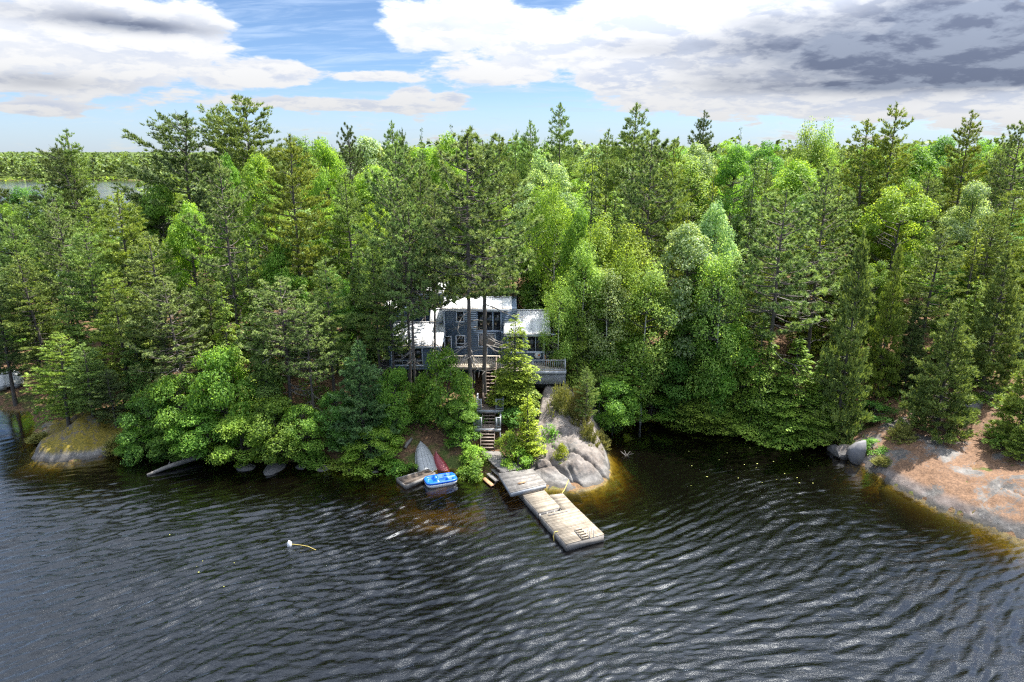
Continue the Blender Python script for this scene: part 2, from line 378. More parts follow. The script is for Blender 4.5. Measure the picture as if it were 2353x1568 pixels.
def axis(lo, hi, st, far_lo, far_hi, gr=1.13):
    a = list(np.arange(lo, hi+st*.5, st)); s = st
    while a[-1] < far_hi: s *= gr; a.append(a[-1]+s)
    s = st
    while a[0] > far_lo: s *= gr; a.insert(0, a[0]-s)
    return np.array(a)
def grid_faces(nx, ny, off=0):
    i, j = np.meshgrid(np.arange(nx-1), np.arange(ny-1), indexing='ij'); a = i*ny+j+off
    return np.stack([a, a+ny, a+ny+1, a+1], -1).reshape(-1, 4)
def build_terrain():
    xs = axis(-55, 45, .42, -9000, 8000); ys = axis(33, 72, .42, -150, 11000)
    X, Y = np.meshgrid(xs, ys, indexing='ij'); Z = terrain(X, Y)
    m, g, out = newmat('forest_floor')
    p = wpos(g); x, y, z = g.xyz(p); n = g.noise(p, .5, 6, .6); nf = g.noise(p, 5., 5, .65)
    c = g.mix(g.step(nf, .35, .65), (.075, .045, .028), (.19, .115, .065))
    c = g.mix(g.mul(g.step(n, .50, .62), .85), c, g.mix(nf, (.030, .055, .012), (.085, .125, .028)))
    bedc = g.mix(g.step(g.noise(p, 1.1, 5, .6, .5), .36, .62), (.09, .068, .026), (.26, .20, .075))
    c = g.mix(g.step(z, -.08, .06), bedc, c)
    far = g.step(g.vm('LENGTH', p, out=1), 250., 420.)                   # beyond, the ground is clothed in low green growth
    c = g.mix(g.mul(far, g.step(z, .1, .5)), c, g.mix(nf, (.035, .06, .015), (.09, .12, .025)))
    principled(g, out, Base_Color=c, Roughness=.95, Specular_IOR_Level=.15, Normal=bump(g, nf, .8, .12))
    me = mesh_np('ground', np.stack([X, Y, Z], -1).reshape(-1, 3), [grid_faces(len(xs), len(ys))], m, True)
    obj('ground', me, kind='structure')
build_terrain()

# ------------------------------------------------------------------ water: one closed body of brown lake water with real waves
def D2(X, Y, d, xs, ys):                  # distance from the shore, read off the coarse grid
    a, b = np.interp(np.arange(len(xs)), np.arange(0, len(xs), 8), np.arange(d.shape[0])), np.interp(np.arange(len(ys)), np.arange(0, len(ys), 8), np.arange(d.shape[1]))
    i, j = np.minimum(a.astype(int), d.shape[0]-2), np.minimum(b.astype(int), d.shape[1]-2); fa, fb = (a-i)[:, None], (b-j)[None]
    ii, jj = i[:, None], j[None]
    return -(d[ii, jj]*(1-fa)*(1-fb)+d[ii+1, jj]*fa*(1-fb)+d[ii, jj+1]*(1-fa)*fb+d[ii+1, jj+1]*fa*fb)
def build_water():
    xs = axis(-42, 36, .105, -3000, 3000, 1.17); ys = axis(24, 60, .105, -160, 3000, 1.17)
    X, Y = np.meshgrid(xs, ys, indexing='ij')
    d = sdist(X[::8, ::8], Y[::8, ::8])
    ix = np.clip(np.arange(len(xs))//8, 0, d.shape[0]-1); iy = np.clip(np.arange(len(ys))//8, 0, d.shape[1]-1); D = -d[np.ix_(ix, iy)]
    r2 = np.random.default_rng(3)
    wx = X+fbm(X*.045, Y*.045, 2)*5.0; wy = Y+fbm(X*.045+31, Y*.045+7, 2)*5.0
    Z = np.zeros_like(X)
    lam = np.exp(r2.uniform(np.log(.36), np.log(1.3), 60))
    for L in lam:
        a = R(-58+r2.normal(0, 15)); kx, ky = math.cos(a)*2*np.pi/L, math.sin(a)*2*np.pi/L
        k = 2*np.pi/L; sl = .053*(L/.8)**.12
        if L > .95: sl *= .8
        ph = kx*wx+ky*wy+r2.uniform(0, 6.28); c = np.sin(ph)
        Z += sl/k*(c+.18*np.cos(2*ph))
    calm = .16+.84*sstep(D, .5, 11.)
    calm *= 1-.86*np.exp(-(((X-17)/10.)**2+((Y-55)/6.5)**2)**1.5); calm *= 1-.5*np.exp(-(((X+30)/12)**2+((Y-47.5)/3)**2)); calm *= 1-.7*np.exp(-(((X+44)/5)**2+((Y-56)/6)**2))
    calm *= .62+.5*np.clip(.5+fbm(X*.07, Y*.09, 3)*1.1, 0, 1.2)
    fade = sstep(X, -50, -43)*(1-sstep(X, 36, 42))*sstep(Y, 17, 23)*(1-sstep(Y, 60, 66))
    Z *= calm*fade; chop = np.clip(calm, .05, 1)*.85+1.2*(D > 60)
    nx, ny = X.shape; V = np.stack([X, Y, Z], -1).reshape(-1, 3); F = [grid_faces(nx, ny)]
    x0, x1, y0, y1 = xs[0], xs[-1], ys[0], ys[-1]; b = len(V); V = np.vstack([V, [(x0, y0, -14), (x1, y0, -14), (x1, y1, -14), (x0, y1, -14)]])
    c = [0, (nx-1)*ny, nx*ny-1, ny-1]
    e = [np.arange(0, nx)*ny, (nx-1)*ny+np.arange(ny), (np.arange(0, nx)*ny+ny-1)[::-1], np.arange(ny)[::-1]]
    V4 = [(b+3, b+2, b+1, b)]; fan = []
    for i in range(4):
        j = (i+1) % 4; ed = e[i]
        for u, v in zip(ed[:-1], ed[1:]): fan.append((v, u, b+i))
        fan.append((ed[-1], b+i, b+j))
    m, g, out = newmat('lake_water')
    p = pos(g)
    q = g.n('ShaderNodeMapping', 0, Vector=p, Rotation=(0, 0, R(-33)), Scale=(.55, 1.5, 1))
    n = g.noise(q, 4.2, 6, .68, .4); n2 = g.noise(q, 1.0, 3, .5)
    nr = g.n('ShaderNodeBump', 0, Strength=g.mul(g.n('ShaderNodeAttribute', 2, dict(attribute_name='chop')), .95), Distance=.07, Height=g.mul(n, g.step(n2, .3, .7, .35, 1.15)))
    fr = g.m('MINIMUM', g.mul(g.n('ShaderNodeFresnel', 0, IOR=1.333, Normal=nr), 2.3), 1.)
    gl = g.n('ShaderNodeBsdfGlossy', 0, Color=(.88, .94, 1.0), Roughness=.085, Normal=nr)
    dep = g.n('ShaderNodeAttribute', 2, dict(attribute_name='depth'))             # metres of brown water down to the lake bed
    ab = [g.m('EXPONENT', g.mul(dep, -k_)) for k_ in (.95, 1.12, 2.5)]
    tr = g.n('ShaderNodeBsdfTransparent', 0, Color=g.vec(*ab))
    sc = g.n('ShaderNodeBsdfDiffuse', 0, Color=(.0012, .0009, .0006))
    body = g.n('ShaderNodeAddShader', 0, _0=tr, _1=sc)
    sh = g.n('ShaderNodeMixShader', 0, _0=fr, _1=body, _2=gl); g.L.new(sh, out.inputs[0])
    me = mesh_np('water', V, [F[0], V4, fan], m, True)
    at = me.attributes.new('depth', 'FLOAT', 'POINT'); at.data.foreach_set('value', np.r_[np.clip(-terrain(X, Y, -D2(X, Y, d, xs, ys)), 0, 12).ravel(), [12]*4].astype(np.float32))
    at = me.attributes.new('chop', 'FLOAT', 'POINT'); at.data.foreach_set('value', np.r_[chop.ravel(), [.5]*4].astype(np.float32))
    obj('water', me, kind='structure')
build_water()

# ------------------------------------------------------------------ bedrock outcrops
def outcrop(name, x0, x1, y0, y1, st, hf, mat, label, cracks=()):
    xs, ys = np.arange(x0, x1, st), np.arange(y0, y1, st); X, Y = np.meshgrid(xs, ys, indexing='ij'); D = sdist(X, Y)
    Z = hf(X, Y, D)
    for (a, b, w, dp) in cracks:
        a, b = np.array(a), np.array(b); dd = b-a; t = np.clip(((X-a[0])*dd[0]+(Y-a[1])*dd[1])/(dd@dd), 0, 1)
        q = np.hypot(X-a[0]-t*dd[0], Y-a[1]-t*dd[1])+fbm(X*1.7, Y*1.7, 2)*.10
        Z -= dp*np.exp(-(np.abs(q)/w)**2)
        sgn = ((X-a[0])*dd[1]-(Y-a[1])*dd[0]) > 0
        Z += np.where(sgn, .10, 0)*np.exp(-q/.6)
    me = mesh_np(name, np.stack([X, Y, Z], -1).reshape(-1, 3), [grid_faces(len(xs), len(ys))], mat, True)
    return obj(name, me, label=label, cat='rock')
def hump(X, Y, D):
    base = .85+3.6*sstep(Y+.25*(X-4), 43.6, 57.5)+.2*np.exp(-(((X-5)/2.2)**2+((Y-48.2)/2.2)**2))
    left = sstep(X-.16*(Y-46), -.1, 1.3)
    e = (1-np.exp(-np.maximum(D, 0)/1.25))*(.25+.75*left)
    z = base*e-.25+fbm(X*.5, Y*.5, 5)*.5*sstep(D, -.5, 1.5)+fbm(X*2.2, Y*2.2, 4)*.13-.16*np.exp(-np.abs(fbm(X*.30+Y*.22+5, Y*.14-X*.1, 2))/.022)*sstep(D, .2, 1.5)-.07*np.exp(-np.abs(fbm(X*.6+Y*.5, Y*.35-X*.3+9, 3))/.03)
    z = np.where(D < 0, -.3+D*1.0+fbm(X*.8, Y*.8, 3)*.3, z)
    return np.minimum(z, np.where(left < .02, -2, 99))-(1-left)*.9
outcrop('rock_promontory', -.5, 9.2, 44, 59, .075, hump, ROCK, 'rounded grey granite outcrop rising from the water right of the dock up to the deck',
        [((4.3, 47.2), (5.3, 45.0), .15, .6), ((2.9, 48.2), (4.6, 46.1), .14, .55), ((3.2, 49.3), (7.4, 46.9), .14, .45), ((5.6, 50.5), (7.3, 49.6), .08, .15), ((1.5, 50.7), (5.0, 50.4), .10, .16)])
def ledge(X, Y, D):
    t = terrain(X, Y, D)
    edge = sstep(-(Y-54.6)+.30*(X-33)-fbm(X*.4, Y*.4, 3)*1.2, -.5, 1.0)*sstep(X, 26.2, 28.0)*(1-sstep(X-.2*(50-Y), 41.5, 44))
    lip = .45*(1-np.exp(-np.maximum(D, 0)/.55))
    z = np.where(D > 0, t*.9+lip-.12, -.25+D*.55)+fbm(X*.35, Y*.35, 5)*.42*sstep(D, .2, 3)+fbm(X*1.8, Y*1.8, 4)*.07-.05*np.exp(-np.abs(fbm(X*.33+Y*.2+2, Y*.4-X*.15, 3))/.04)
    return z*edge+(t-1.0)*(1-edge)
outcrop('rock_ledge', 25.8, 46, 31, 57, .11, ledge, ROCK_LITTER, 'broad sloping bedrock ledge strewn with orange pine needles on the right shore',
        [((31.4, 41.6), (33.8, 42.6), .10, .22), ((33.8, 42.6), (34.6, 40.6), .10, .2), ((29.5, 45.5), (32.5, 46.5), .12, .12), ((28.4, 48.6), (30.0, 48.3), .12, .2)])
def islet(X, Y, D):
    t = terrain(X, Y, D); e = 1-np.exp(-np.maximum(D, 0)/.7)
    m_ = np.exp(-(((X+37)/4.6)**2+((Y-53)/4.4)**2))
    z = np.where(D > 0, np.maximum(t, 0)+e*(.42+.60*m_)-.1, -.25+D*.6)+fbm(X*.5, Y*.5, 6)*.75*sstep(D, -.5, 1.2)+fbm(X*2.3, Y*2.3, 3)*.08
    k = sstep(X, -44, -41.5)*(1-sstep(X, -32.6, -30.8))*(1-sstep(Y, 56, 59.5))
    return z*k+(t-1.0)*(1-k)
outcrop('mossy_rock_point', -45, -30.4, 48.6, 60, .09, islet, ROCK_MOSS, 'low rocky point capped with bright yellow moss at the far left shore', [((-38.5, 50.2), (-36.4, 52.4), .1, .2)])

def boulder_mesh(name, seed, mat, sub=3):
    import bmesh
    bm = bmesh.new(); bmesh.ops.create_icosphere(bm, subdivisions=sub, radius=1)
    rr = np.random.default_rng(seed); pl = rr.normal(size=(11, 3)); pl /= np.linalg.norm(pl, axis=1, keepdims=True); dist = rr.uniform(.62, .92, 11)
    for v in bm.verts:
        c = np.array(v.co)
        for n_, d_ in zip(pl, dist):
            e = c@n_-d_
            if e > 0: c = c-n_*e
        v.co = c*(1+rr.normal(0, .012))
    me = bpy.data.meshes.new(name); bm.to_mesh(me); bm.free(); me.materials.append(mat); return me
BOULD = [boulder_mesh('boulder', s, ROCK_DARK) for s in (1, 2, 3, 4)]
BOULD_L = [boulder_mesh('boulder_grey', s, ROCK) for s in (5, 6)]
def rock(name, me, x, y, z, sx, sy, sz, rz, label, group=None, tilt=(0, 0)):
    o = obj(name, me, label=label, cat='rock', group=group); o.location = (x, y, z); o.scale = (sx, sy, sz); o.rotation_euler = (tilt[0], tilt[1], rz); return o
p = atZ(1970, 1062, 0.2)
GREYSLAB = boulder_mesh('slab_face', 12, simple('grey_slab_granite', (.15, .15, .158), .8, .3, 3, bmp=.6))
SL = [(-.85, .55), (-.70, 1.05), (-.15, 1.62), (.55, 1.95), (.66, 1.2), (.60, .25), (.42, -.3), (-.05, -.55), (-.5, -.25)]
b = MB(); k_ = len(SL)
b.V = [(x_*.93+.05, -.42-.10*math.sin(i_*2.1), z_*.95) for i_, (x_, z_) in enumerate(SL)]+[(x_*1.06, -.18, z_*1.0) for x_, z_ in SL]+[(x_*1.0, .45, z_*.93) for x_, z_ in SL]+[(0, -.50, .75), (.02, .55, .6)]
b.F4 = [(r_*k_+i_, r_*k_+(i_+1) % k_, (r_+1)*k_+(i_+1) % k_, (r_+1)*k_+i_) for r_ in (0, 1) for i_ in range(k_)]
b.F3 = [(3*k_, (i_+1) % k_, i_) for i_ in range(k_)]+[(3*k_+1, 2*k_+i_, 2*k_+(i_+1) % k_) for i_ in range(k_)]
sl_ = b.build('standing_slab', GREYSLAB.materials[0], label='tall grey slab of rock standing on edge at the water, left end of the bedrock ledge', cat='rock'); sl_.location = (p[0]+.1, p[1]+.45, .22); sl_.scale = (.82, .9, .86); sl_.rotation_euler = (-.18, .05, -.25)
0 and rock('standing_slab', GREYSLAB, p[0]+.0, p[1]+.3, .85, .95, .5, 1.75, .4, 'tall grey slab of rock standing on edge at the water, left end of the bedrock ledge', tilt=(-.15, .12))
p = atZ(1942, 1047, 0.2); rock('shore_boulder', BOULD_L[0], p[0], p[1]+.2, .25, 1.1, .8, .75, .3, 'low grey boulder just left of the standing slab')
p = atZ(1918, 1033, 0.2); rock('shore_boulder', BOULD[1], p[0], p[1], .15, .7, .6, .5, 1.3, 'small dark boulder under the hemlocks left of the standing slab')
p = atZ(2230, 968, 2.6); rock('dark_boulder', BOULD[2], p[0], p[1], gz(p[0], p[1])+.35, 1.0, .7, .65, .2, 'dark square boulder at the top edge of the bedrock ledge under the pine')
for i, (px, py, s, lab) in enumerate([(560, 1078, .9, 'dark wet rock at the waterline below the yellow-green maple left of the long log'), (625, 1081, 1.2, 'broad dark shore rock in the middle of the overhanging maples'), (690, 1077, .6, 'low dark rock by the bare brown bank'), (742, 1079, .75, 'largest dark shore rock, right of the brown bank'), (800, 1086, .5, 'dark rock under the bright shrub left of the raft'),
        (860, 1088, .45, 'small dark rock at the water left of the raft'), (905, 1083, .4, 'small rock at the foot of the boat bank'), (1066, 1090, .55, 'grey rock hidden in the shrubs beside the blue pedal boat'), (1378, 1098, .7, 'grey block at the right foot of the granite outcrop'), (1286, 1121, .45, 'dark stone at the outcrop foot where the yellow rope is tied')]):
    p = atZ(px, py, .05); rock('shore_rock', BOULD[i % 4] if i not in (7, 8) else BOULD_L[1], p[0], p[1]+.35, -.12, s, s*.75, s*.5, i*1.3, lab, 'rocks along the waterline')
p = atZ(1245, 1060, 1.2); rock('step_rock', BOULD_L[0], p[0], p[1], .75, .55, .5, .6, .5, 'grey rock beside the foot of the golden cedar')
p = atZ(1190, 1015, 1.6); rock('step_rock', BOULD_L[1], p[0], p[1], 1.35, .6, .5, .7, 1.5, 'grey rock between the lower stairs and the golden cedar')

# ------------------------------------------------------------------ cottage
YM, YR, YL, YU, YB = 60.0, 58.5, 57.4, 63.5, 62.6        # facade distances: main, right wing, left wing, upper block, back left wing
def zat(py, y): return float(atY(1176.5, py, y)[2])
def xat(px, py, y): return float(atY(px, py, y)[0])
cottage = empty('cottage', (0, YM, 4.9), label='navy blue cottage with white metal roofs half hidden by pines above the stairs', cat='house')
BASE = np.array([0, YM, 4.9])
class HB(MB):                             # cottage parts are given in world metres and stored relative to the cottage
    def build(s, name, mat, parent=None, **kw):
        s.V = [tuple(np.array(v)-BASE) for v in s.V]; return MB.build(s, name, mat, parent or cottage, **kw)
def wall(x0, x1, y0, y1, z0, z1):
    b = HB(); b.box(x0, x1, y0+.03, y1, z0, z1)
    n = max(3, int((z1-z0)/.17)); h = (z1-z0)/n
    for i in range(n):                    # clapboards: each course leans out over the one below
        za, zb = z0+i*h, z0+(i+1)*h
        b.hexa([(x0-.004, y0-.012, za), (x1+.004, y0-.012, za), (x1+.004, y0+.032, za), (x0-.004, y0+.032, za), (x0-.004, y0+.012, zb-.002), (x1+.004, y0+.012, zb-.002), (x1+.004, y0+.032, zb-.002), (x0-.004, y0+.032, zb-.002)])
    return b.build('wall', SIDING)
def roof(x0, x1, ye, ze, yr, zr, yback=None, sheet=.92, rib=.23, fascia=TRIM):
    rf = HB().box(x0+.03, x1-.03, ye+.02, ye+.06, ze-.24, ze-.03).build('roof', fascia)          # the eave board carries the sheets
    n = max(2, round((x1-x0)/sheet)); w = (x1-x0)/n
    for i in range(n):
        b = HB(); a0, a1 = x0+i*w+.003, x0+(i+1)*w-.003
        def strip(ya, za, yb, zb):
            b.hexa([(a0, ya, za-.035), (a1, ya, za-.035), (a1, yb, zb-.035), (a0, yb, zb-.035), (a0, ya, za), (a1, ya, za), (a1, yb, zb), (a0, yb, zb)])
            k = max(2, round((a1-a0)/rib))
            for j in range(k):
                c = a0+(j+.5)*(a1-a0)/k
                b.hexa([(c-.035, ya-.004, za+.001), (c+.035, ya-.004, za+.001), (c+.035, yb, zb+.001), (c-.035, yb, zb+.001), (c-.014, ya-.004, za+.038), (c+.014, ya-.004, za+.038), (c+.014, yb, zb+.038), (c-.014, yb, zb+.038)])
        strip(ye, ze, yr, zr)
        if yback: strip(yr+.002, zr, yback, zr-(yback-yr)*.22)
        b.build('roof_sheet', ROOF, rf)
    HB().box(x0, x1, yr-.09, yr+.09, zr+.036, zr+.062).build('ridge_cap', ROOF, rf)
    HB().box(x0-.01, x1+.01, ye-.035, ye-.006, ze-.05, ze-.012).build('drip_edge', ROOF_RUST, rf)
    # soffit
    HB().box(x0+.05, x1-.05, ye+.062, yr-.1, ze-.075, ze-.045).build('soffit', TRIMB, rf)
    return rf
def window(x0, x1, z0, z1, y, cols=1, rows=1, fr=.09, mat=TRIM, mull=.05, split=None, curtain=False):
    b = HB(); yf, yk = y-.075, y-.0
    b.box(x0, x1, yf, yk, z0, z0+fr); b.box(x0, x1, yf, yk, z1-fr, z1); b.box(x0, x0+fr, yf, yk, z0+fr, z1-fr); b.box(x1-fr, x1, yf, yk, z0+fr, z1-fr)
    xs = [x0+fr+(x1-x0-2*fr)*i/cols for i in range(cols+1)]
    zs = [z0+fr, *([z0+fr+(z1-z0-2*fr)*s for s in split] if split else [z0+fr+(z1-z0-2*fr)*i/rows for i in range(1, rows)]), z1-fr]
    for x in xs[1:-1]: b.box(x-mull/2, x+mull/2, yf+.012, yk, z0+fr, z1-fr)
    for z in zs[1:-1]: b.box(x0+fr, x1-fr, yf+.018, yk, z-mull/2, z+mull/2)
    w = b.build('window', mat)
    for i in range(cols):
        for j in range(len(zs)-1):
            HB().box(xs[i]+.012, xs[i+1]-.012, y-.045, y-.022, zs[j]+.012, zs[j+1]-.012).build('pane', GLASS, w)
            if curtain and j == 0: HB().box(xs[i]+.05, xs[i+1]-.05, y-.050, y-.046, zs[j]+.06, zs[j+1]-.03).build('curtain', CURTAIN, w)
    HB().box(x0-.05, x1+.05, y-.11, y-.076, z0-.04, z0+.03).build('sill', mat, w)
    return w
FL = 5.7
# main two-storey block
ze = zat(709, YM-.4); mx0, mx1 = xat(1020, 760, YM), xat(1172, 760, YM)
wall(mx0, mx1+.6, YM, YM+5, 4.3, ze-.03)
roof(mx0-.12, mx1+.15, YM-.4, ze, YM+2.4, ze+.42, YM+5.2)
W_ = lambda a, b, c, d, y, **k: window(xat(a, (c+d)/2, y), xat(b, (c+d)/2, y), zat(d, y), zat(c, y), y, **k)
W_(1048, 1067, 714, 740, YM)
W_(1094, 1153, 713, 762, YM, cols=3, mat=TRIMB, fr=.13, mull=.14)
W_(1047, 1069, 770, 798, YM, split=(.28,))
W_(1098.5, 1139, 765, 797, YM, cols=2, curtain=True)
W_(1020.5, 1038, 772, 813, YM, split=(.3,))
HB().box(mx0-.01, mx0+.12, YM-.04, YM-.013, 4.5, ze-.25).build('corner_board', TRIM)
HB().box(xat(1119, 806, YM), xat(1121, 806, YM), YM-.05, YM-.013, FL, zat(798, YM)).build('downpipe', TRIM)
# right wing
zr_e = zat(767, YR-.5); rx0, rx1 = xat(1152, 790, YR), xat(1252, 790, YR)
wall(rx0, rx1, YR, YR+4.6, 4.3, zr_e-.02)
dr = 3.7; s_r = .34
rr0, rr1 = xat(1157, 740, YR), xat(1266, 767, YR-.5)
roof(rr0, rr1, YR-.5, zr_e, YR-.5+dr, zr_e+dr*s_r, YR+5)
W_(1210, 1251, 771, 810, YR, cols=2, fr=.11)
W_(1166, 1204, 771, 810, YR, cols=2, fr=.11)
HB().box(rx1-.16, rx1+.02, YR-.05, YR-.013, 4.6, zr_e-.25).build('corner_board', TRIM)
HB().box(rr1-.02, rr1+.42, YR-.48, YR-.40, zr_e-.16, zr_e-.04).build('gutter_end', TRIM)
# left wing
zl_e = zat(794, YL-.4); lx0, lx1 = xat(894, 820, YL), xat(1006, 820, YL)
wall(lx0, lx1, YL, YL+5, zat(850, YL), zl_e-.02)
roof(xat(893, 794, YL), xat(1016, 794, YL-.4), YL-.4, zl_e, YL+3.2, zl_e+1.15)
W_(899, 971.5, 799, 840, YL, cols=3, split=(.27,), fr=.08)
HB().box(lx0-1.2, lx1, YL+.5, YL+5, 4.0, zat(850, YL)-.03).build('crawl_space_shade', SHADE)  # solid dark block, its colour stands in for shade under the wing
for px in (900, 940, 980): HB().box(xat(px, 850, YL)-.09, xat(px, 850, YL)+.09, YL+.05, YL+.23, 3.6, zat(850, YL)-.01).build('pier', WOOD_GREY)
# link roof between left wing and the blocks behind
zk = zat(745, YL+3.1)
roof(xat(986, 730, YL+3), xat(1017, 730, YL+3), YL+3.05, zk+.25, YL+4.6, zat(711, YL+4.6))
# upper block behind
zu_e = zat(670, YU-.4); ux0, ux1 = xat(936, 690, YU), xat(1022, 690, YU)
wall(ux0, ux1, YU, YU+4, 6, zu_e-.02)
roof(xat(932, 670, YU), xat(1026, 670, YU), YU-.4, zu_e, YU+2.2, zu_e+.42, YU+4.4)
W_(959, 992, 684, 705, YU, cols=2, fr=.11)
HB().box(ux1-.14, ux1+.02, YU-.04, YU-.013, 8, zu_e-.25).build('corner_board', TRIM)
# low wing at the back left
zb_e = zat(708, YB-.4)
wall(xat(884, 720, YB), xat(936, 720, YB), YB, YB+3.5, 5, zb_e-.02)
roof(xat(882, 708, YB), xat(925, 708, YB), YB-.4, zb_e, YB+2.1, zb_e+.40, YB+3.7, fascia=TRIMB)

# ------------------------------------------------------------------ deck
deck = empty('deck', (0, 58, FL), label='wooden deck with baluster railing and white lattice skirt in front of the cottage', cat='deck')
DB = np.array([0, 58, FL])
class KB(MB):
    base = None; root = None
    def __init__(s, root): MB.__init__(s); s.root = root
    def build(s, name, mat, parent=None, **kw):
        s.V = [tuple(np.array(v)-np.array(s.root.location)) for v in s.V]; return MB.build(s, name, mat, parent or s.root, **kw)
dx0, dx1 = xat(1028, 840, 57.3), xat(1300, 850, 56.1); dxm = xat(1150, 850, 57)
n = int((YR-56.1)/.145)
for i in range(18): KB(deck).box(dxm, dx1, 56.1+i*.145, 56.1+i*.145+.137, FL-.04, FL).build('plank', WOOD_CREAM)
for i in range(18): KB(deck).box(dx0, dxm-.01, 57.32+i*.145, 57.32+i*.145+.137, FL-.04, FL-.001).build('plank', WOOD_CREAM)
def railing(root, a, b, z, h=.95, sp=.18, mat=RAIL, post=True, bw=.04):
    a, b = np.array(a, float), np.array(b, float); L = np.linalg.norm(b-a); t = (b-a)/L
    za, zb = (z if isinstance(z, tuple) else (z, z))
    P = lambda s, dz: (a[0]+t[0]*s, a[1]+t[1]*s, za+(zb-za)*s/L+dz)
    KB(root).beam(P(0, h), P(L, h), .12, .045).build('handrail', mat); KB(root).beam(P(0, .12), P(L, .12), .05, .08).build('rail', mat)
    n_ = max(2, round(L/sp))
    for i in range(1, n_):
        s = L*i/n_; KB(root).beam(P(s, .16), P(s, h-.025), bw, bw, (t[0], t[1], 0)).build('baluster', mat)
    if post:
        for s in ((0, L) if L < 2.6 else (0, L/2, L)): KB(root).beam(P(s, -.15), P(s, h+.02), .1, .1, (t[0], t[1], 0)).build('post', mat)
railing(deck, (dxm, 56.14), (dx1-.06, 56.14), FL)
railing(deck, (dx1-.06, 56.25), (dx1-.06, 58.6), FL)
railing(deck, (rx1+.2, 58.66), (dx1-.1, 58.66), FL)
railing(deck, (dx0+.05, 57.36), (dxm-.08, 57.36), FL, mat=WOOD_CREAM)
KB(deck).box(dxm, dx1, 56.04, 56.09, FL-.30, FL+.002).build('rim_board', RAIL); KB(deck).box(dx0, dxm-.01, 57.26, 57.31, FL-.28, FL+.002).build('rim_board', WOOD_CREAM)
KB(deck).box(dx1+.004, dx1+.05, 56.04, 58.7, FL-.30, FL+.002).build('rim_board', RAIL)
lx_a, lx_b, lz0, lz1 = xat(1215, 865, 56.1), dx1, 4.5, FL-.33
b = KB(deck); st = .13
for k in np.arange(-1.4, (lx_b-lx_a), st):
    for sgn in (1, -1):
        h = lz1-lz0; u0, u1 = (k, k+h) if sgn > 0 else (k+h, k); a0, a1 = lx_a+u0, lx_a+u1
        za, zb = lz0, lz1
        if a0 == a1: continue
        def clipx(a0, za, a1, zb):
            t0, t1 = 0, 1; dx = a1-a0
            for lim, s in ((lx_a, 1), (lx_b, -1)):
                t = (lim-a0)/dx
                if s*dx > 0: t0 = max(t0, t)
                else: t1 = min(t1, t)
            return t0, t1
        t0, t1 = clipx(a0, za, a1, zb)
        if t1-t0 < .05: continue
        yy = 56.08+(.012 if sgn > 0 else 0)
        b.beam((a0+(a1-a0)*t0, yy, za+(zb-za)*t0), (a0+(a1-a0)*t1, yy, za+(zb-za)*t1), .012, .042, (0, 1, 0)) if False else b.beam((a0+(a1-a0)*t0, yy, za+(zb-za)*t0), (a0+(a1-a0)*t1, yy, za+(zb-za)*t1), .042, .010, (0, 1, 0))
b.build('lattice', RAIL, kind='stuff')
KB(deck).box(lx_a, lx_b-.1, 56.5, 56.55, 4.0, FL-.31).build('skirt_shade_sheet', SHADE)  # dark sheet painting the shade seen through the lattice
for px in (1036, 1090, 1140): x = xat(px, 850, 57.4); KB(deck).box(x-.07, x+.07, 57.4, 57.54, 3.6, FL-.29).build('support_post', WOOD_GREY)
for x in (dx1-.1, lx_a): KB(deck).box(x-.07, x+.07, 56.12, 56.26, 3.4, FL-.31).build('support_post', RAIL)
# table and chairs on the deck
tx = xat(1281, 830, 57.3)
t = empty('deck_table', (tx, 57.4, FL), label='small brown wooden table on the right end of the deck', cat='table')
for i in range(5): MB().box(-.45, .45, -.4+i*.165, -.4+i*.165+.15, .70, .735).build('board', WOOD_BROWN, t)
for sx in (-.38, .38):
    for sy in (-.33, .33): MB().box(sx-.035, sx+.035, sy-.035, sy+.035, 0, .70).build('leg', WOOD_BROWN, t)
def chair(x, y, rz, lab):
    c = empty('deck_chair', (x, y, FL), rz, label=lab, cat='chair', group='chairs on the deck')
    MB().box(-.24, .24, -.24, .24, .40, .44).build('seat', WOOD_BROWN, c); MB().hexa([(-.24, .22, .44), (.24, .22, .44), (.24, .25, .44), (-.24, .25, .44), (-.24, .34, .98), (.24, .34, .98), (.24, .37, .98), (-.24, .37, .98)]).build('backrest', WOOD_BROWN, c)
    for sx in (-.21, .21):
        for sy in (-.21, .21): MB().box(sx-.025, sx+.025, sy-.025, sy+.025, 0, .40).build('leg', WOOD_BROWN, c)
chair(tx+.62, 57.7, -1.2, 'brown wooden chair at the right side of the deck table'); chair(tx-.75, 57.5, 1.3, 'brown wooden chair at the left side of the deck table')
px_ = atY(1236, 817, YR-.12)
d_ = empty('round_plaque', px_, label='round white disc with an orange mark by the wall below the right wing window', cat='disc')
d_.rotation_euler = (R(90), 0, 0)
MB().tube([(0, 0, -.03), (0, 0, -.029), (0, 0, .03), (0, 0, .031)], [.01, .30, .30, .01], 20).build('disc', WHITEP, d_)
MB().tube([(.10, .04, .033), (.10, .04, .034), (.10, .04, .05), (.10, .04, .051)], [.005, .10, .09, .005], 12).build('mark', ORANGE, d_)

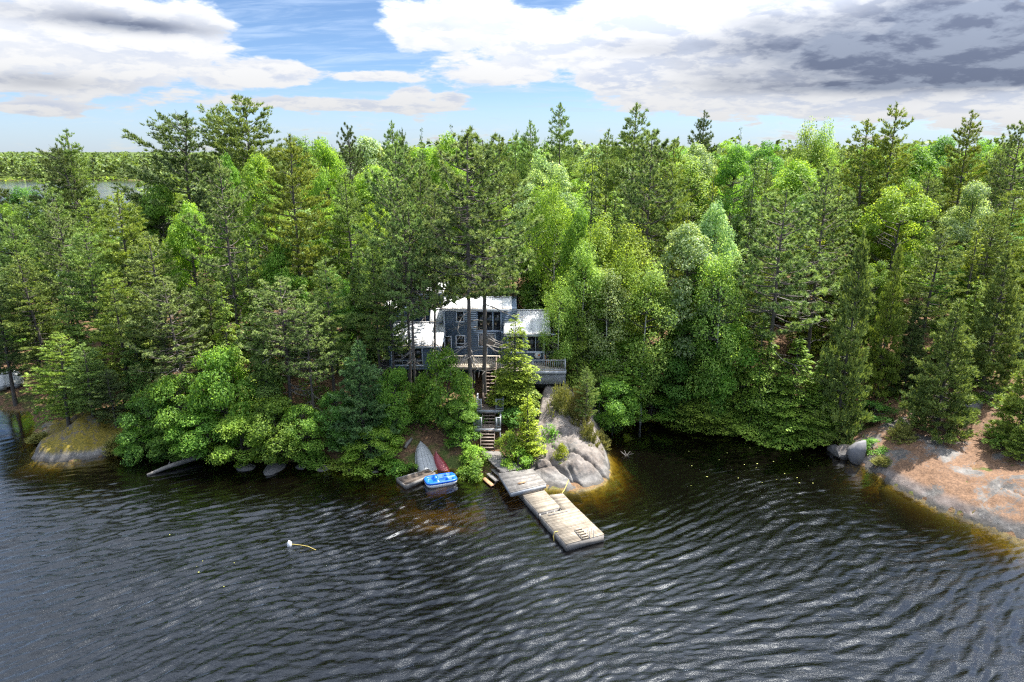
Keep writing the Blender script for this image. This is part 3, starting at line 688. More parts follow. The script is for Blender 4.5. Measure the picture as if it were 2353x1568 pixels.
# ------------------------------------------------------------------ stairs down to the water
stairs = empty('stairs', (-1.8, 53, 2.3), label='long wooden staircase with two railed landings down from the deck to the boardwalk', cat='stairs')
def flight(x0, x1, ya, za, yb, zb, n, mat=WOOD_STAIR):
    for i in range(n):
        y = ya+(yb-ya)*(i+.5)/n; z = za+(zb-za)*(i+.5)/n
        KB(stairs).box(x0+.052, x1-.052, y-.14, y+.14, z-.045, z).build('tread', mat)
    for x in (x0+.025, x1-.025): KB(stairs).beam((x, ya-.12, za-.1), (x, yb+.1, zb-.08), .05, .26).build('stringer', mat)
sx = lambda px, py, y: xat(px, py, y)
z1_, z2_ = 2.35, 3.35
flight(sx(1104, 1015, 50.6), sx(1137, 1015, 50.6), 50.05, 1.15, 51.35, z2_-1.02, 6)
L2 = (sx(1089, 985, 51.8), sx(1151, 985, 51.8), 51.35, 52.45, z1_)
L1 = (sx(1096, 935, 53.4), sx(1157, 935, 53.4), 52.9, 54.3, z2_)
flight(sx(1108, 960, 52.7), sx(1138, 960, 52.7), 52.35, z1_+.05, 53.0, z2_-.1, 4)
flight(sx(1112, 905, 55.3), sx(1139, 905, 55.3), 54.3, z2_+.1, 57.2, FL-.05, 10)
for (x0, x1, y0, y1, z) in (L2, L1):
    n_ = int((y1-y0)/.14)
    for i in range(n_): KB(stairs).box(x0, x1, y0+i*.14, y0+i*.14+.132, z-.035, z).build('plank', WOOD_STAIR)
    KB(stairs).box(x0-.01, x1+.01, y0-.05, y0-.005, z-.30, z-.002).build('fascia', RAIL)
    xm0, xm1 = sx(1108, 960, y0), sx(1138, 960, y0)
    railing(stairs, (x0+.03, y0+.03), (xm0-.08, y0+.03), z, .92, .13, bw=.045); railing(stairs, (xm1+.08, y0+.03), (x1-.03, y0+.03), z, .92, .13, bw=.045)
    railing(stairs, (x0+.03, y0+.1), (x0+.03, y1), z, .92, .15, bw=.045); railing(stairs, (x1-.03, y0+.1), (x1-.03, y1), z, .92, .15, bw=.045)
    for x in (x0+.05, x1-.05):
        for y in (y0+.05, y1-.05): KB(stairs).box(x-.05, x+.05, y-.05, y+.05, z-2.0, z-.036).build('post', RAIL)
for px in (1111, 1140):
    x = sx(px, 890, 55.5); KB(stairs).beam((x, 54.35, z2_+1.0), (x, 57.2, FL+.95), .08, .05).build('handrail', WOOD_STAIR)
    for f_ in (0, .5, 1): KB(stairs).beam((x, 54.35+2.8*f_, z2_-.3+(FL-z2_)*f_), (x, 54.35+2.8*f_, z2_+.98+(FL-z2_)*f_), .08, .08, (0, 1, 0)).build('post', WOOD_STAIR)

# ------------------------------------------------------------------ docks
def lerp(a, b, t): return np.array(a, float)*(1-t)+np.array(b, float)*t
def plankquad(root, c00, c10, c11, c01, n, z, mat, th=.04, gap=.20, skip=(), jitter=.012):
    for i in range(n):
        if i in skip: continue
        t0, t1 = (i+gap*.5)/n, (i+1-gap*.5)/n; a, b, c, d = lerp(c00, c01, t0), lerp(c10, c11, t0), lerp(c10, c11, t1), lerp(c00, c01, t1)
        e = (b-a)/np.linalg.norm(b-a); j0, j1 = random.uniform(-jitter, jitter), random.uniform(-jitter, jitter)
        zz = z+random.uniform(-.004, .004)
        KB(root).slab([a+e*j0, b+e*j1, c+e*j1, d+e*j0], zz-th, zz).build('plank', mat)
def skirt(root, pts, z0, z1, th, mat, name='fascia_board'):
    for a, b in zip(pts, pts[1:]+pts[:1]):
        a, b = np.array(a, float), np.array(b, float); t = (b-a)/np.linalg.norm(b-a)
        KB(root).beam((*(a+t*.01), (z0+z1)/2), (*(b-t*.01), (z0+z1)/2), th, z1-z0).build(name, mat)
def inset(pts, d):
    c = np.mean(pts, 0); return [tuple(np.array(p)+(c-np.array(p))/np.linalg.norm(c-np.array(p))*d) for p in pts]
fx = [(-1.01, 46.21), (1.55, 46.95), (2.49, 44.52), (-.09, 43.18)]
fixed = empty('dock_platform', (.7, 45.2, .9), label='grey weathered fixed dock platform next to the granite outcrop', cat='dock')
plankquad(fixed, fx[0], fx[1], fx[2], fx[3], 20, .95, WOOD_GREY)
skirt(fixed, inset(fx, .05), .60, .905, .05, RAIL)
for p in inset(fx, 1.0)[:3]: KB(fixed).box(p[0]-.09, p[0]+.09, p[1]-.09, p[1]+.09, -2.2, .60).build('pile', WOOD_DARK)
p = atZ(*c2(1262, 890), .98)
cl = empty('dock_cleat', (p[0], p[1], .955), .45, label='rusty brown mooring cleat block on the grey dock platform', cat='cleat')
MB().box(-.30, .30, -.05, .05, .07, .13).build('bar', WOOD_BROWN, cl); MB().box(-.16, -.09, -.045, .045, 0, .07).build('foot', WOOD_BROWN, cl); MB().box(.09, .16, -.045, .045, 0, .07).build('foot', WOOD_BROWN, cl)
fl = empty('floating_dock', (3, 41, .45), label='long tan floating dock of plank sections reaching out into the lake', cat='dock')
A = [(.51, 44.28), (2.07, 45.01), (3.33, 41.95), (1.81, 41.22)]
B1 = [(2.66, 43.72), (3.62, 43.95), (4.36, 42.02), (3.42, 41.58)]
B2 = [(1.90, 40.90), (4.38, 42.00), (5.88, 38.55), (3.37, 37.39)]
plankquad(fl, *A, 24, .50, WOOD_TAN, jitter=.006)
plankquad(fl, *B1, 15, .496, WOOD_TAN, jitter=.006)
plankquad(fl, *B2, 27, .50, WOOD_TAN, jitter=.012)
skirt(fl, inset(A, .04), -.10, .452, .05, WOOD_GREY); skirt(fl, inset(B2, .04), -.10, .452, .05, WOOD_GREY); skirt(fl, inset(B1, .05), -.08, .448, .05, WOOD_GREY)
g0, g1 = np.array((1.86, 41.06)), np.array((3.38, 41.76))
KB(fl).slab([(1.84, 41.17), (3.36, 41.87), (3.42, 41.62), (1.92, 40.94)], .02, .10).build('gap_floor', WOOD_DARK)
for k in (.02, .34, .66, .97):
    q = lerp(g0, g1, k); KB(fl).box(q[0]-.06, q[0]+.06, q[1]-.13, q[1]+.13, .10, .44).build('joist', WOOD_GREY)
for qd in (inset(A, .35), inset(B2, .4)): KB(fl).slab(qd, -.25, .20).build('float', WOOD_DARK)
a, b = atZ(*c2(1502, 1173), .53), atZ(*c2(1670, 1132), .53)
MB().beam(a, b, .07, .05).build('loose_board', WOOD_GREY, label='thin loose board lying across the floating dock beside the open gap', cat='board')
q = [atZ(*c2(*p_), .53) for p_ in ((1735, 1308), (1792, 1290), (1870, 1372), (1803, 1388))]
lad = empty('wooden_ladder', (*((q[0]+q[2])/2)[:2], .505), label='short wooden ladder lying flat near the outer end of the floating dock', cat='ladder')
for i, j in ((0, 3), (1, 2)): KB(lad).beam((*q[i][:2], .535), (*q[j][:2], .535), .05, .06).build('side_rail', WOOD_GREY)
for k in (.02, .27, .52, .76, .99):
    KB(lad).beam((*lerp(q[0], q[3], k)[:2], .585), (*lerp(q[1], q[2], k)[:2], .585), .10, .035).build('rung', WOOD_TAN)
h0 = atZ(*c2(1850, 1366), .5); hr = empty('swim_ladder_rail', (h0[0], h0[1], .5), label='pair of thin metal grab rails at the outer corner of the floating dock', cat='railing')
for k, dx in enumerate((0, .26)):
    MB().tube([(dx, dx*.45, 0), (dx, dx*.45, .55), (dx+.05, dx*.45-.10, .68), (dx+.10, dx*.45-.22, .55), (dx+.10, dx*.45-.24, .0)], .022, 6).build('grab_rail', STEEL, hr, smooth=True)
def rope(pts, r, mat, lab, name='rope', cat='rope'):
    P = [np.array(p_, float) for p_ in pts]; out_ = []
    for i in range(len(P)-1):
        for t in np.linspace(0, 1, 6)[:-1]: out_.append(lerp(P[i], P[i+1], t))
    out_.append(P[-1]); return MB().tube(out_, r, 6).build(name, mat, smooth=True, label=lab, cat=cat)
rope([(3.55, 43.9, .52), (3.75, 44.5, .42), (3.95, 45.0, .55), (4.15, 45.5, .75)], .035, YROPE, 'yellow rope from the floating dock corner to the granite outcrop')
p = atZ(*c2(1553, 1322), .53); rope([p+np.array([.25, .1, 0]), p, p+np.array([-.06, -.1, -.25]), p+np.array([-.02, -.2, -.6])], .03, YROPE, 'short yellow rope hanging over the left side of the floating dock')
# boardwalk
bw = empty('boardwalk', (-1, 48.3, 1), label='grey plank boardwalk from the foot of the stairs down to the dock platform', cat='boardwalk')
plankquad(bw, (-2.62, 50.1), (-1.0, 49.9), (.75, 46.95), (-.75, 46.2), 26, 1.0, WOOD_GREY, jitter=.05)
for a, b in (((-2.5, 50.0), (-.70, 46.3)), ((-1.1, 49.85), (.62, 46.98))): KB(bw).beam((*a, .86), (*b, .86), .06, .18).build('joist', WOOD_DARK)
ss = empty('side_steps', (-1.4, 47.2, .5), label='four wooden side steps from the boardwalk down into the water', cat='steps')
for k in range(4):
    c = lerp((-.82, 47.35), (-1.78, 46.45), k/3); zz = .82-.23*k; u = np.array((-.36, .62)); v = np.array((-.14, -.10))
    KB(ss).slab([c-u-v, c-u+v, c+u+v, c+u-v], zz-.05, zz).build('tread', WOOD_BROWN if k == 3 else WOOD_GREY)
for s_ in (-.52, .52): u = np.array((-.42, .75))*s_*1.35; KB(ss).beam((*(np.array((-.7, 47.45))+u), .72), (*(np.array((-1.9, 46.3))+u), -.12), .05, .18).build('stringer', WOOD_DARK)
# small raft
rf_ = [(-8.69, 46.58), (-6.48, 48.18), (-5.83, 47.45), (-7.83, 45.40)]
raft = empty('wooden_raft', (-7.2, 46.8, .2), label='small dark boarded raft with a pale rim floating beside the blue pedal boat', cat='raft')
plankquad(raft, *inset(rf_, .1), 7, .30, WOOD_DARK, gap=.12); skirt(raft, inset(rf_, .03), .0, .335, .07, WOOD_GREY, 'rim_board'); KB(raft).slab(inset(rf_, .2), -.12, .2).build('float', WOOD_DARK)

# ------------------------------------------------------------------ boats
def loft(secs, name, mat, parent, closed=False, smooth=True, caps=True):
    k, n_ = len(secs), len(secs[0]); V = np.array(secs, float).reshape(-1, 3); F = []
    for i in range(k-1):
        for j in range(n_ if closed else n_-1): F.append((i*n_+j, i*n_+(j+1) % n_, (i+1)*n_+(j+1) % n_, (i+1)*n_+j))
    me = mesh_np(name, V, [F], mat, smooth)
    return obj(name, me, parent)
def rowboat(stern, bow, lab, cut=True, W2=.78):
    s, b_ = np.array(stern, float), np.array(bow, float); L = np.linalg.norm(b_-s); d = b_-s
    root = empty('rowboat', s, label=lab, cat='boat', group='upturned aluminium boats ashore')
    root.rotation_euler = (0, -math.asin(d[2]/L), math.atan2(d[1], d[0]))
    secs = []
    T = np.linspace(0, 1, 15)
    def wd(t): return W2*(.84+.16*min(t/.35, 1))*(max(1-max((t-.35)/.65, 0)**2.3, 0))**.8+.02
    def hk(t): return .52-.05*t-.12*max((t-.6)/.4, 0)**2
    for t in T:
        w, h = wd(t), hk(t); x = t*L
        secs.append([(x, w*1.0, 0), (x, w*.99, .10), (x, w*.93, h*.62), (x, w*.80, h*.90), (x, w*.40, h*.985), (x, 0, h+.015), (x, -w*.40, h*.985), (x, -w*.80, h*.90), (x, -w*.93, h*.62), (x, -w*.99, .10), (x, -w, 0)])
    loft(secs, 'hull', ALU, root)
    for f_ in (0, .34, -.34): MB().tube([(t*L, wd(t)*f_*1.0, hk(t)*(1.0 if f_ else 1.03)+.012) for t in T[1:14]], .022, 5).build('keel' if f_ == 0 else 'strake', ALU, root)
    for s_ in (1, -1): MB().tube([(t*L, s_*wd(t)*1.01, .03) for t in T], .035, 6).build('gunwale', ALU, root)
    w, h = wd(0), hk(0)
    b = MB(); b.box(-.04, .01, -w*.90, -w*.28, .02, h*.92); b.box(-.04, .01, w*.28, w*.90, .02, h*.92)
    b.box(-.04, .01, -w*.28, w*.28, .26 if cut else .02, h*.95); b.build('transom', ALU, root)
    return root
bp = atZ(*c2(452, 715), .85); bq = atZ(*c2(352, 425), 2.25)
rowboat((bp[0], bp[1], gz(bp[0], bp[1])+.12), (bq[0], bq[1], gz(bq[0], bq[1])+.12), 'dull silver aluminium rowboat upturned on the bank left of the red canoe')
lb0, lb1 = atZ(26, 903, .7), atZ(26, 858, 1.3); lb1 = lb0+(lb1-lb0)*.72
rowboat((lb0[0], lb0[1], gz(lb0[0], lb0[1])+.1), (lb1[0], lb1[1], gz(lb1[0], lb1[1])+.1), 'pale upturned boat on the brown beach at the far left edge', W2=1.15)
cb, cs = atZ(*c2(622, 697), .9), atZ(*c2(480, 455), 2.4)
ca, cb_ = np.array((cb[0], cb[1], gz(cb[0], cb[1])+.08)), np.array((cs[0], cs[1], gz(cs[0], cs[1])+.10)); d = cb_-ca; Lc = np.linalg.norm(d)
can = empty('canoe', ca, label='faded red canoe turned over on the bank under the maple', cat='canoe'); can.rotation_euler = (0, -math.asin(d[2]/Lc), math.atan2(d[1], d[0]))
def cw(t): return .43*math.sin(math.pi*t)**.62+.008
def ch(t): return .34+.10*abs(2*t-1)**3
TT = np.linspace(0, 1, 17)
loft([[(t*Lc, cw(t)*math.cos(a_), ch(t)*math.sin(a_)**.7 if 0 < a_ < math.pi-.001 else 0) for a_ in np.linspace(0, math.pi, 11)] for t in TT], 'hull', REDP, can)
MB().tube([(t*Lc, 0, ch(t)+.012) for t in TT], .02, 5).build('keel', REDK, can)
for s_ in (1, -1): MB().tube([(t*Lc, s_*cw(t), .02) for t in TT], .022, 5).build('gunwale', REDK, can)
# pedal boat
pq = [atZ(*c2(*v), .3) for v in ((412, 845), (632, 800), (672, 862), (440, 892))]
pc = sum(pq)/4; pdv = (pq[1]-pq[0])+(pq[2]-pq[3]); pa = math.atan2(pdv[1], pdv[0])
ped = empty('pedal_boat', (pc[0], pc[1], 0), pa, label='blue and white two-seat pedal boat moored at the bank beside the raft', cat='pedal boat')
PL, PW = 1.18, .68
def se(a_, fx_, fy_, e=.42):
    c, s = math.cos(a_), math.sin(a_); return fx_*abs(c)**e*np.sign(c), fy_*abs(s)**e*np.sign(s)
AN = np.linspace(0, 2*np.pi, 40, endpoint=False)
def ringz(f_, z): return [(*se(a_, PL*f_, PW*f_), z) for a_ in AN]
loft([ringz(.80, -.14), ringz(.93, .0), ringz(1.0, .14), ringz(1.02, .23), ringz(1.0, .24)], 'hull', WHITEP, ped, closed=True)
loft([ringz(1.0, .238), ringz(1.025, .25), ringz(1.02, .36), ringz(.98, .41), ringz(.92, .41)], 'rim', BLUEP, ped, closed=True)
U, V_ = np.meshgrid(np.linspace(-1, 1, 48), np.linspace(-1, 1, 30), indexing='ij')
xx = U*PL*.93*np.sqrt(1-.12*V_**4); yy = V_*PW*.93*np.sqrt(1-.12*U**4)
zz = .405+0*xx
for s_ in (-1, 1): zz -= .26*sstep(1-np.abs((xx-.12)/.36)**4-np.abs((yy-s_*.30)/.24)**4, 0, .5); zz += .13*np.exp(-((xx+.33)/.12)**4-((yy-s_*.30)/.26)**4); zz -= .2*sstep(1-np.abs((xx-.72)/.18)**4-np.abs((yy-s_*.32)/.17)**4, 0, .5)
zz -= .16*sstep(1-np.abs((xx+.74)/.24)**4-np.abs(yy/.42)**4, 0, .5); zz += .06*np.exp(-((yy)/.07)**4)*sstep(xx, -.3, 0)
obj('cockpit', mesh_np('cockpit', np.stack([xx, yy, zz], -1).reshape(-1, 3), [grid_faces(48, 30)], BLUEP, True), ped)
for s_ in (-1, 1): MB().tube([(.62, s_*.30-.1, .26), (.62, s_*.30+.1, .26)], .04, 8).build('pedal', BLUED, ped)
MB().tube([(.25, 0, .40), (.25, 0, .58), (.31, 0, .66)], .02, 6).build('steering_lever', WHITEP, ped)
p = ped.location; rope([(p[0]+1.0, p[1]+.6, .4), (p[0]+1.35, p[1]+1.1, .35), (p[0]+1.7, p[1]+1.7, .6)], .015, simple('dark_rope', (.05, .05, .05)), 'dark mooring line from the pedal boat to the bank')
# buoy and rope
bz = atZ(665, 1250, .1); bu = empty('mooring_buoy', (bz[0], bz[1], 0), label='white jug buoy floating on the open lake with a yellow rope', cat='buoy')
MB().tube([(0, 0, -.18), (0, 0, -.17), (0, 0, -.05), (0, 0, .16), (0, 0, .25), (0, 0, .32), (0, 0, .325)], [.01, .11, .14, .14, .09, .04, .01], 14).build('body', WHITEP, bu, smooth=True); MB().tube([(0, 0, .30), (.09, 0, .28), (.15, 0, .18)], .02, 6).build('handle', WHITEP, bu)
rope([bz+np.array([.15, 0, -.03]), atZ(690, 1253, .03), atZ(708, 1256, .02), atZ(727, 1265, -.02)], .022, YROPE, 'yellow rope trailing on the water from the white buoy')
oz = atZ(763, 1280, -.1); MB().tube([oz+np.array(v) for v in ((-.2, -.3, -.22), (-.08, -.12, -.12), (.06, .1, -.12), (.18, .28, -.2))], [.03, .09, .10, .03], 10).build('sunken_float', ORANGE, smooth=True, label='orange float just under the surface near the white buoy', cat='float')
# logs
def log(a, b, r0, r1, lab, mat=DEAD, n=9, stub=0):
    a, b = np.array(a, float), np.array(b, float); pts = [lerp(a, b, t)+np.array([0, 0, .06*math.sin(t*5)]) for t in np.linspace(0, 1, n)]; rad = np.linspace(r0, r1, n)*(1+np.random.default_rng(5).normal(0, .06, n))
    root = empty('driftwood_log', a, label=lab, cat='log'); m_ = KB(root).tube(pts, rad, 10)
    c0 = len(m_.V); m_.V += [tuple(pts[0]), tuple(pts[-1])]; m_.F3 += [(c0, (i+1) % 10, i) for i in range(10)]+[(c0+1, c0-10+i, c0-10+(i+1) % 10) for i in range(10)]
    m_.build('stem', mat, smooth=True)
    for k in range(stub):
        q_ = pts[3+2*k]; KB(root).tube([q_, q_+np.array([.1, .25, .35])], [.05, .02], 6).build('stub', mat)
a, b = atZ(338, 1093, .0), atZ(462, 1046, .5); log(a, b, .13, .22, 'long bare driftwood log slanting from the left shore into the water', WOOD_GREY, stub=2)
a, b = atZ(930, 1022, 1.3), atZ(945, 993, 2.0); log((a[0], a[1], gz(a[0], a[1])+.1), (b[0], b[1], gz(b[0], b[1])+.15), .14, .12, 'short broken log on the bank left of the silver rowboat')
a = atZ(1440, 1048, 0); 
br = empty('sunken_branch', a, label='bare twisted branch sticking out of the dark cove water', cat='branch')
for k in range(7):
    an = k*.9; MB().tube([(0, 0, -.2), (.2*math.cos(an), .2*math.sin(an), .12), (.55*math.cos(an), .45*math.sin(an), .2+.05*k)], [.03, .02, .008], 5).build('twig', DEAD, br)
p = atZ(1231, 948, 2.7); bn = empty('bin', (p[0], p[1], 2.1), label='grey bin with a blue lid on the bank behind the golden cedar', cat='bin')
MB().tube([(0, 0, -.3), (0, 0, -.29), (0, 0, .75), (0, 0, .76)], [.02, .26, .30, .02], 14).build('body', PLASTIC_GREY, bn); MB().tube([(0, 0, .765), (0, 0, .77), (0, 0, .84), (0, 0, .845)], [.02, .33, .31, .02], 14).build('lid', BLUEP, bn)

# ------------------------------------------------------------------ trees: prototypes
UP = np.array([0, 0, 1.])
def nrm(v): return v/(np.linalg.norm(v, axis=-1, keepdims=True)+1e-9)
def tri_tufts(P, D, L, Wd, k, spread, r):
    """k slim needles sprays per point, fanning round direction D"""
    n_ = len(P); P = np.repeat(P, k, 0); D = np.repeat(D, k, 0); N = len(P)
    d = nrm(D+r.normal(0, spread, (N, 3))); sdv = nrm(np.cross(d, r.normal(size=(N, 3))))
    l = L*r.uniform(.65, 1.25, (N, 1)); w = Wd*r.uniform(.7, 1.3, (N, 1))
    V = np.stack([P-sdv*w, P+sdv*w, P+d*l], 1).reshape(-1, 3)
    return V, np.arange(N*3).reshape(-1, 3)
def leaf_quads(P, Nn, size, r, asp=.62):
    N = len(P); t = nrm(np.cross(Nn, r.normal(size=(N, 3)))); b = np.cross(Nn, t); s_ = size*r.uniform(.6, 1.3, (N, 1))
    V = np.stack([P-t*s_, P-b*s_*asp+Nn*s_*.12, P+t*s_, P+b*s_*asp+Nn*s_*.12], 1).reshape(-1, 3)
    return V, np.arange(N*4).reshape(-1, 4)
class Proto:
    def __init__(s, trunk, limbs, crown, H, Rr): s.trunk, s.limbs, s.crown, s.H, s.R = trunk, limbs, crown, H, Rr
def bendy(H, r, amt=.012, n=9):
    z = np.linspace(-.6, H, n); off = np.cumsum(r.normal(0, amt*H/n*2, (n, 2)), 0); off -= off[1]; return np.c_[off, z]
def at_h(T, z): return np.array([np.interp(z, T[:, 2], T[:, 0]), np.interp(z, T[:, 2], T[:, 1]), z])
def conifer(seed, H=20, Rr=4.2, cb=.25, kind='white', flag=0., fdir=math.pi, whorl=.72, per=5, dens=1., prof=None, tr=.22, bark=None, needle=(.28, .034, 6, .40), miss=.14, upc=.12, top_up=38, low_up=-6, fan=.42, dead=0):
    r = np.random.default_rng(seed); T = bendy(H, r, .014); ts, lb = TubeSet(), TubeSet(); PP, DD = [], []
    ts.add(T, np.interp(T[:, 2], [-.6, 0, H*.5, H], [tr*1.25, tr*1.05, tr*.62, .025]), 8)
    z = cb*H
    while z < H*.985:
        t = (z-cb*H)/(H*(1-cb)); nb = per if t < .9 else 3; a0 = r.uniform(0, 6.28)
        for j in range(nb):
            if r.random() < miss: continue
            az = a0+j*2*np.pi/nb+r.normal(0, .22); zz = z+r.normal(0, whorl*.18)
            L = Rr*prof(t)*r.uniform(.62, 1.12)*(1+flag*math.cos(az-fdir))
            if L < .18: continue
            el = R(low_up+(top_up-low_up)*t**1.3+r.normal(0, 5)); h = np.array([math.cos(az), math.sin(az), 0]); sidev = np.array([-h[1], h[0], 0])
            s_ = np.linspace(0, 1, 6); bend = r.normal(0, .07)*L
            B = at_h(T, zz)+np.outer(s_*L*math.cos(el), h)+np.outer(bend*np.sin(s_*2.2), sidev); B[:, 2] += s_*L*math.sin(el)+upc*L*s_**2.2-.05*L*np.sin(s_*3.1)
            lb.add(B, np.linspace(.016+.009*L, .006, 6), 4)
            m_ = max(3, int(L*3.8*dens)); u = np.sort(r.uniform(.22, 1., m_)); sg = np.where(np.arange(m_) % 2, 1, -1)
            bx = np.stack([np.interp(u, s_, B[:, i]) for i in range(3)], 1)
            tl = fan*L*np.clip(np.sin(np.pi*(.12+.80*u))**.8, .12, 1)*r.uniform(.5, 1.15, m_)+.10
            td = nrm(h*.75+sidev*sg[:, None]*r.uniform(.5, 1.1, (m_, 1))+UP*r.uniform(.02, .28, (m_, 1)))
            k_ = np.maximum(2, (tl*11.*dens).astype(int)+1); idx = np.repeat(np.arange(m_), k_)
            v = r.uniform(.15, 1.05, len(idx)); Pt = bx[idx]+td[idx]*(tl[idx]*v)[:, None]+r.normal(0, .055, (len(idx), 3)); Pt[:, 2] += .10*v*tl[idx]
            PP.append(Pt); DD.append(nrm(td[idx]*.8+UP*(.45+.35*t)+r.normal(0, .2, (len(idx), 3))))
        z += whorl*r.uniform(.7, 1.3)*(1-.35*t)
    k = 26; zt = r.uniform(.93, 1., k)*H; PP.append(np.stack([at_h(T, q) for q in zt])+r.normal(0, .06, (k, 3))); DD.append(nrm(np.tile(UP, (k, 1))+r.normal(0, .4, (k, 3))))
    dl = TubeSet()
    for _ in range(dead): dead_limb(dl, T, r.uniform(.3*cb, 1.15*cb)*H, r, Rr*.75)
    V, F = tri_tufts(np.concatenate(PP), np.concatenate(DD), *needle[:2], needle[2], needle[3], r)
    p_ = Proto(ts.mesh('trunk', bark), lb.mesh('limbs', bark), mesh_np('crown', V, [F]), H, Rr)
    if dead: p_.dead = dl.mesh('dead_limbs', DEAD)
    return p_
def dead_limb(lb, T, z, r, L):
    az = r.uniform(0, 6.28); L = L*r.uniform(.4, 1.); h = np.array([math.cos(az), math.sin(az), 0]); sv = np.array([-h[1], h[0], 0]); s_ = np.linspace(0, 1, 6)
    B = at_h(T, z)+np.outer(s_*L, h)+np.outer(np.sin(s_*3)*r.normal(0, .15)*L, sv); B[:, 2] += r.uniform(-.25, .15)*L*s_+.10*L*np.sin(s_*4+r.uniform(0, 3)); lb.add(B, np.linspace(.05, .012, 6), 4)
    for q in (2, 3, 4):
        C = B[q]+np.outer(np.linspace(0, 1, 3)*L*.35, nrm(h+sv*r.choice([-1, 1])*r.uniform(.4, 1)+UP*r.normal(0, .4))); lb.add(C, [.022, .014, .007], 3)
def red_pine(seed, H=20, Rr=3.6, cb=.38, dead=14, clump=1.):
    r = np.random.default_rng(seed); T = bendy(H, r, .010); ts, lb, lv = TubeSet(), TubeSet(), TubeSet(); PP, DD = [], []
    ts.add(T, np.interp(T[:, 2], [-.6, 0, H*.6, H], [.23, .19, .12, .03]), 8)
    z = cb*H
    while z < H*.99:
        t = (z-cb*H)/(H*(1-cb)); nb = 5 if t < .85 else 3; a0 = r.uniform(0, 6.28)
        for j in range(nb):
            if r.random() < .13: continue
            az = a0+j*2*np.pi/nb+r.normal(0, .3); L = Rr*(.55+.62*math.sin(np.pi*min(1, .30+.66*t))**1.0-.25*t)*r.uniform(.6, 1.15)*(1 if t < .8 else 1-(t-.8)*3.4)
            if L < .25: continue
            el = R(-10+55*t+r.normal(0, 8)); h = np.array([math.cos(az), math.sin(az), 0]); sv = np.array([-h[1], h[0], 0]); s_ = np.linspace(0, 1, 6)
            B = at_h(T, z+r.normal(0, .12))+np.outer(s_*L*math.cos(el), h)+np.outer(np.sin(s_*2.5)*r.normal(0, .10)*L, sv); B[:, 2] += s_*L*math.sin(el)+.20*L*s_**2.5-.08*L*np.sin(s_*3.1)
            lv.add(B, np.linspace(.020+.012*L, .010, 6), 4)
            m_ = max(3, int(L*3.5*clump)); u = r.uniform(.38, 1.02, m_)
            C = np.stack([np.interp(np.minimum(u, 1), s_, B[:, i]) for i in range(3)], 1)+sv*(r.normal(0, .26, (m_, 1))*L*(.4+.6*np.sin(np.pi*u))[:, None])+np.array([0, 0, .12])*r.uniform(0, 1.6, (m_, 1))
            for c, uu in zip(C, u):
                k_ = 17; d = nrm(r.normal(0, .62, (k_, 3))+UP*.75+h*.35); PP.append(c+d*r.uniform(.02, .10, (k_, 1))); DD.append(d)
                q = B[min(5, int(uu*5))]; lv.add(np.stack([q, (q+c)/2+r.normal(0, .03, 3), c]), [.012, .010, .007], 3)
        z += .62*r.uniform(.7, 1.3)
    for _ in range(dead): dead_limb(lb, T, r.uniform(.12, cb*1.25)*H, r, Rr)
    V, F = tri_tufts(np.concatenate(PP), np.concatenate(DD), .25, .034, 4, .5, r)
    p_ = Proto(ts.mesh('trunk', BARK_RED), lv.mesh('limbs', BARK_RED), mesh_np('crown', V, [F]), H, Rr); p_.dead = lb.mesh('dead_limbs', DEAD); return p_
def spray_conifer(seed, H=10, Rr=2.6, cb=.02, droop=.28, dens=1., prof=None, needle=(.20, .055), rag=.25, step=.30):
    r = np.random.default_rng(seed); T = bendy(H, r, .006); ts = TubeSet(); lb = TubeSet(); PP, NN, DD = [], [], []
    ts.add(T, np.interp(T[:, 2], [-.6, 0, H], [.20, .17, .015]), 7); z = max(cb*H, .25)
    while z < H*.985:
        t = z/H; nb = max(3, int(6*(1-t)+2.5))
        for j in range(nb):
            az = r.uniform(0, 6.28); L = Rr*prof(t)*r.uniform(1-rag*1.6, 1+rag)
            if L < .1: L = .1
            h = np.array([math.cos(az), math.sin(az), 0]); sv = np.array([-h[1], h[0], 0]); s_ = np.linspace(0, 1, 5)
            B = at_h(T, z+r.normal(0, .08))+np.outer(s_*L, h); B[:, 2] += L*(.22*s_-droop*1.9*s_**2)+(.35*t*L*s_)
            if L > .5: lb.add(B, np.linspace(.012+.008*L, .005, 5), 3)
            n_ = max(5, int((L*34+L*L*12)*dens)); u = np.sqrt(r.uniform(.04, 1, n_)); wv = r.uniform(-1, 1, n_)*(.44*L*np.sin(np.pi*np.clip(.10+.82*u, 0, 1))+.05)
            c = np.stack([np.interp(u, s_, B[:, i]) for i in range(3)], 1)+sv*wv[:, None]; c[:, 2] -= np.abs(wv)*.28+r.normal(0, .035, n_)
            PP.append(c); DD.append(nrm(h+sv*np.sign(wv)[:, None]*r.uniform(.2, 1.1, (n_, 1))+UP*(-droop*1.2+.1+.35*t)+r.normal(0, .16, (n_, 3)))); NN.append(nrm(UP+h*.5+r.normal(0, .34, (n_, 3))))
        z += step*r.uniform(.6, 1.3)*(1-.35*t)
    P, D, Nn = map(np.concatenate, (PP, DD, NN)); N = len(P); sd_ = nrm(np.cross(D, Nn)); l = needle[0]*r.uniform(.6, 1.35, (N, 1)); w = needle[1]*r.uniform(.7, 1.3, (N, 1))
    V = np.stack([P, P+D*l*.5+sd_*w, P+D*l-UP*l*.10, P+D*l*.5-sd_*w], 1).reshape(-1, 3)
    return Proto(ts.mesh('trunk', BARK_GREY), lb.mesh('limbs', BARK_GREY), mesh_np('crown', V, [np.arange(N*4).reshape(-1, 4)]), H, Rr)
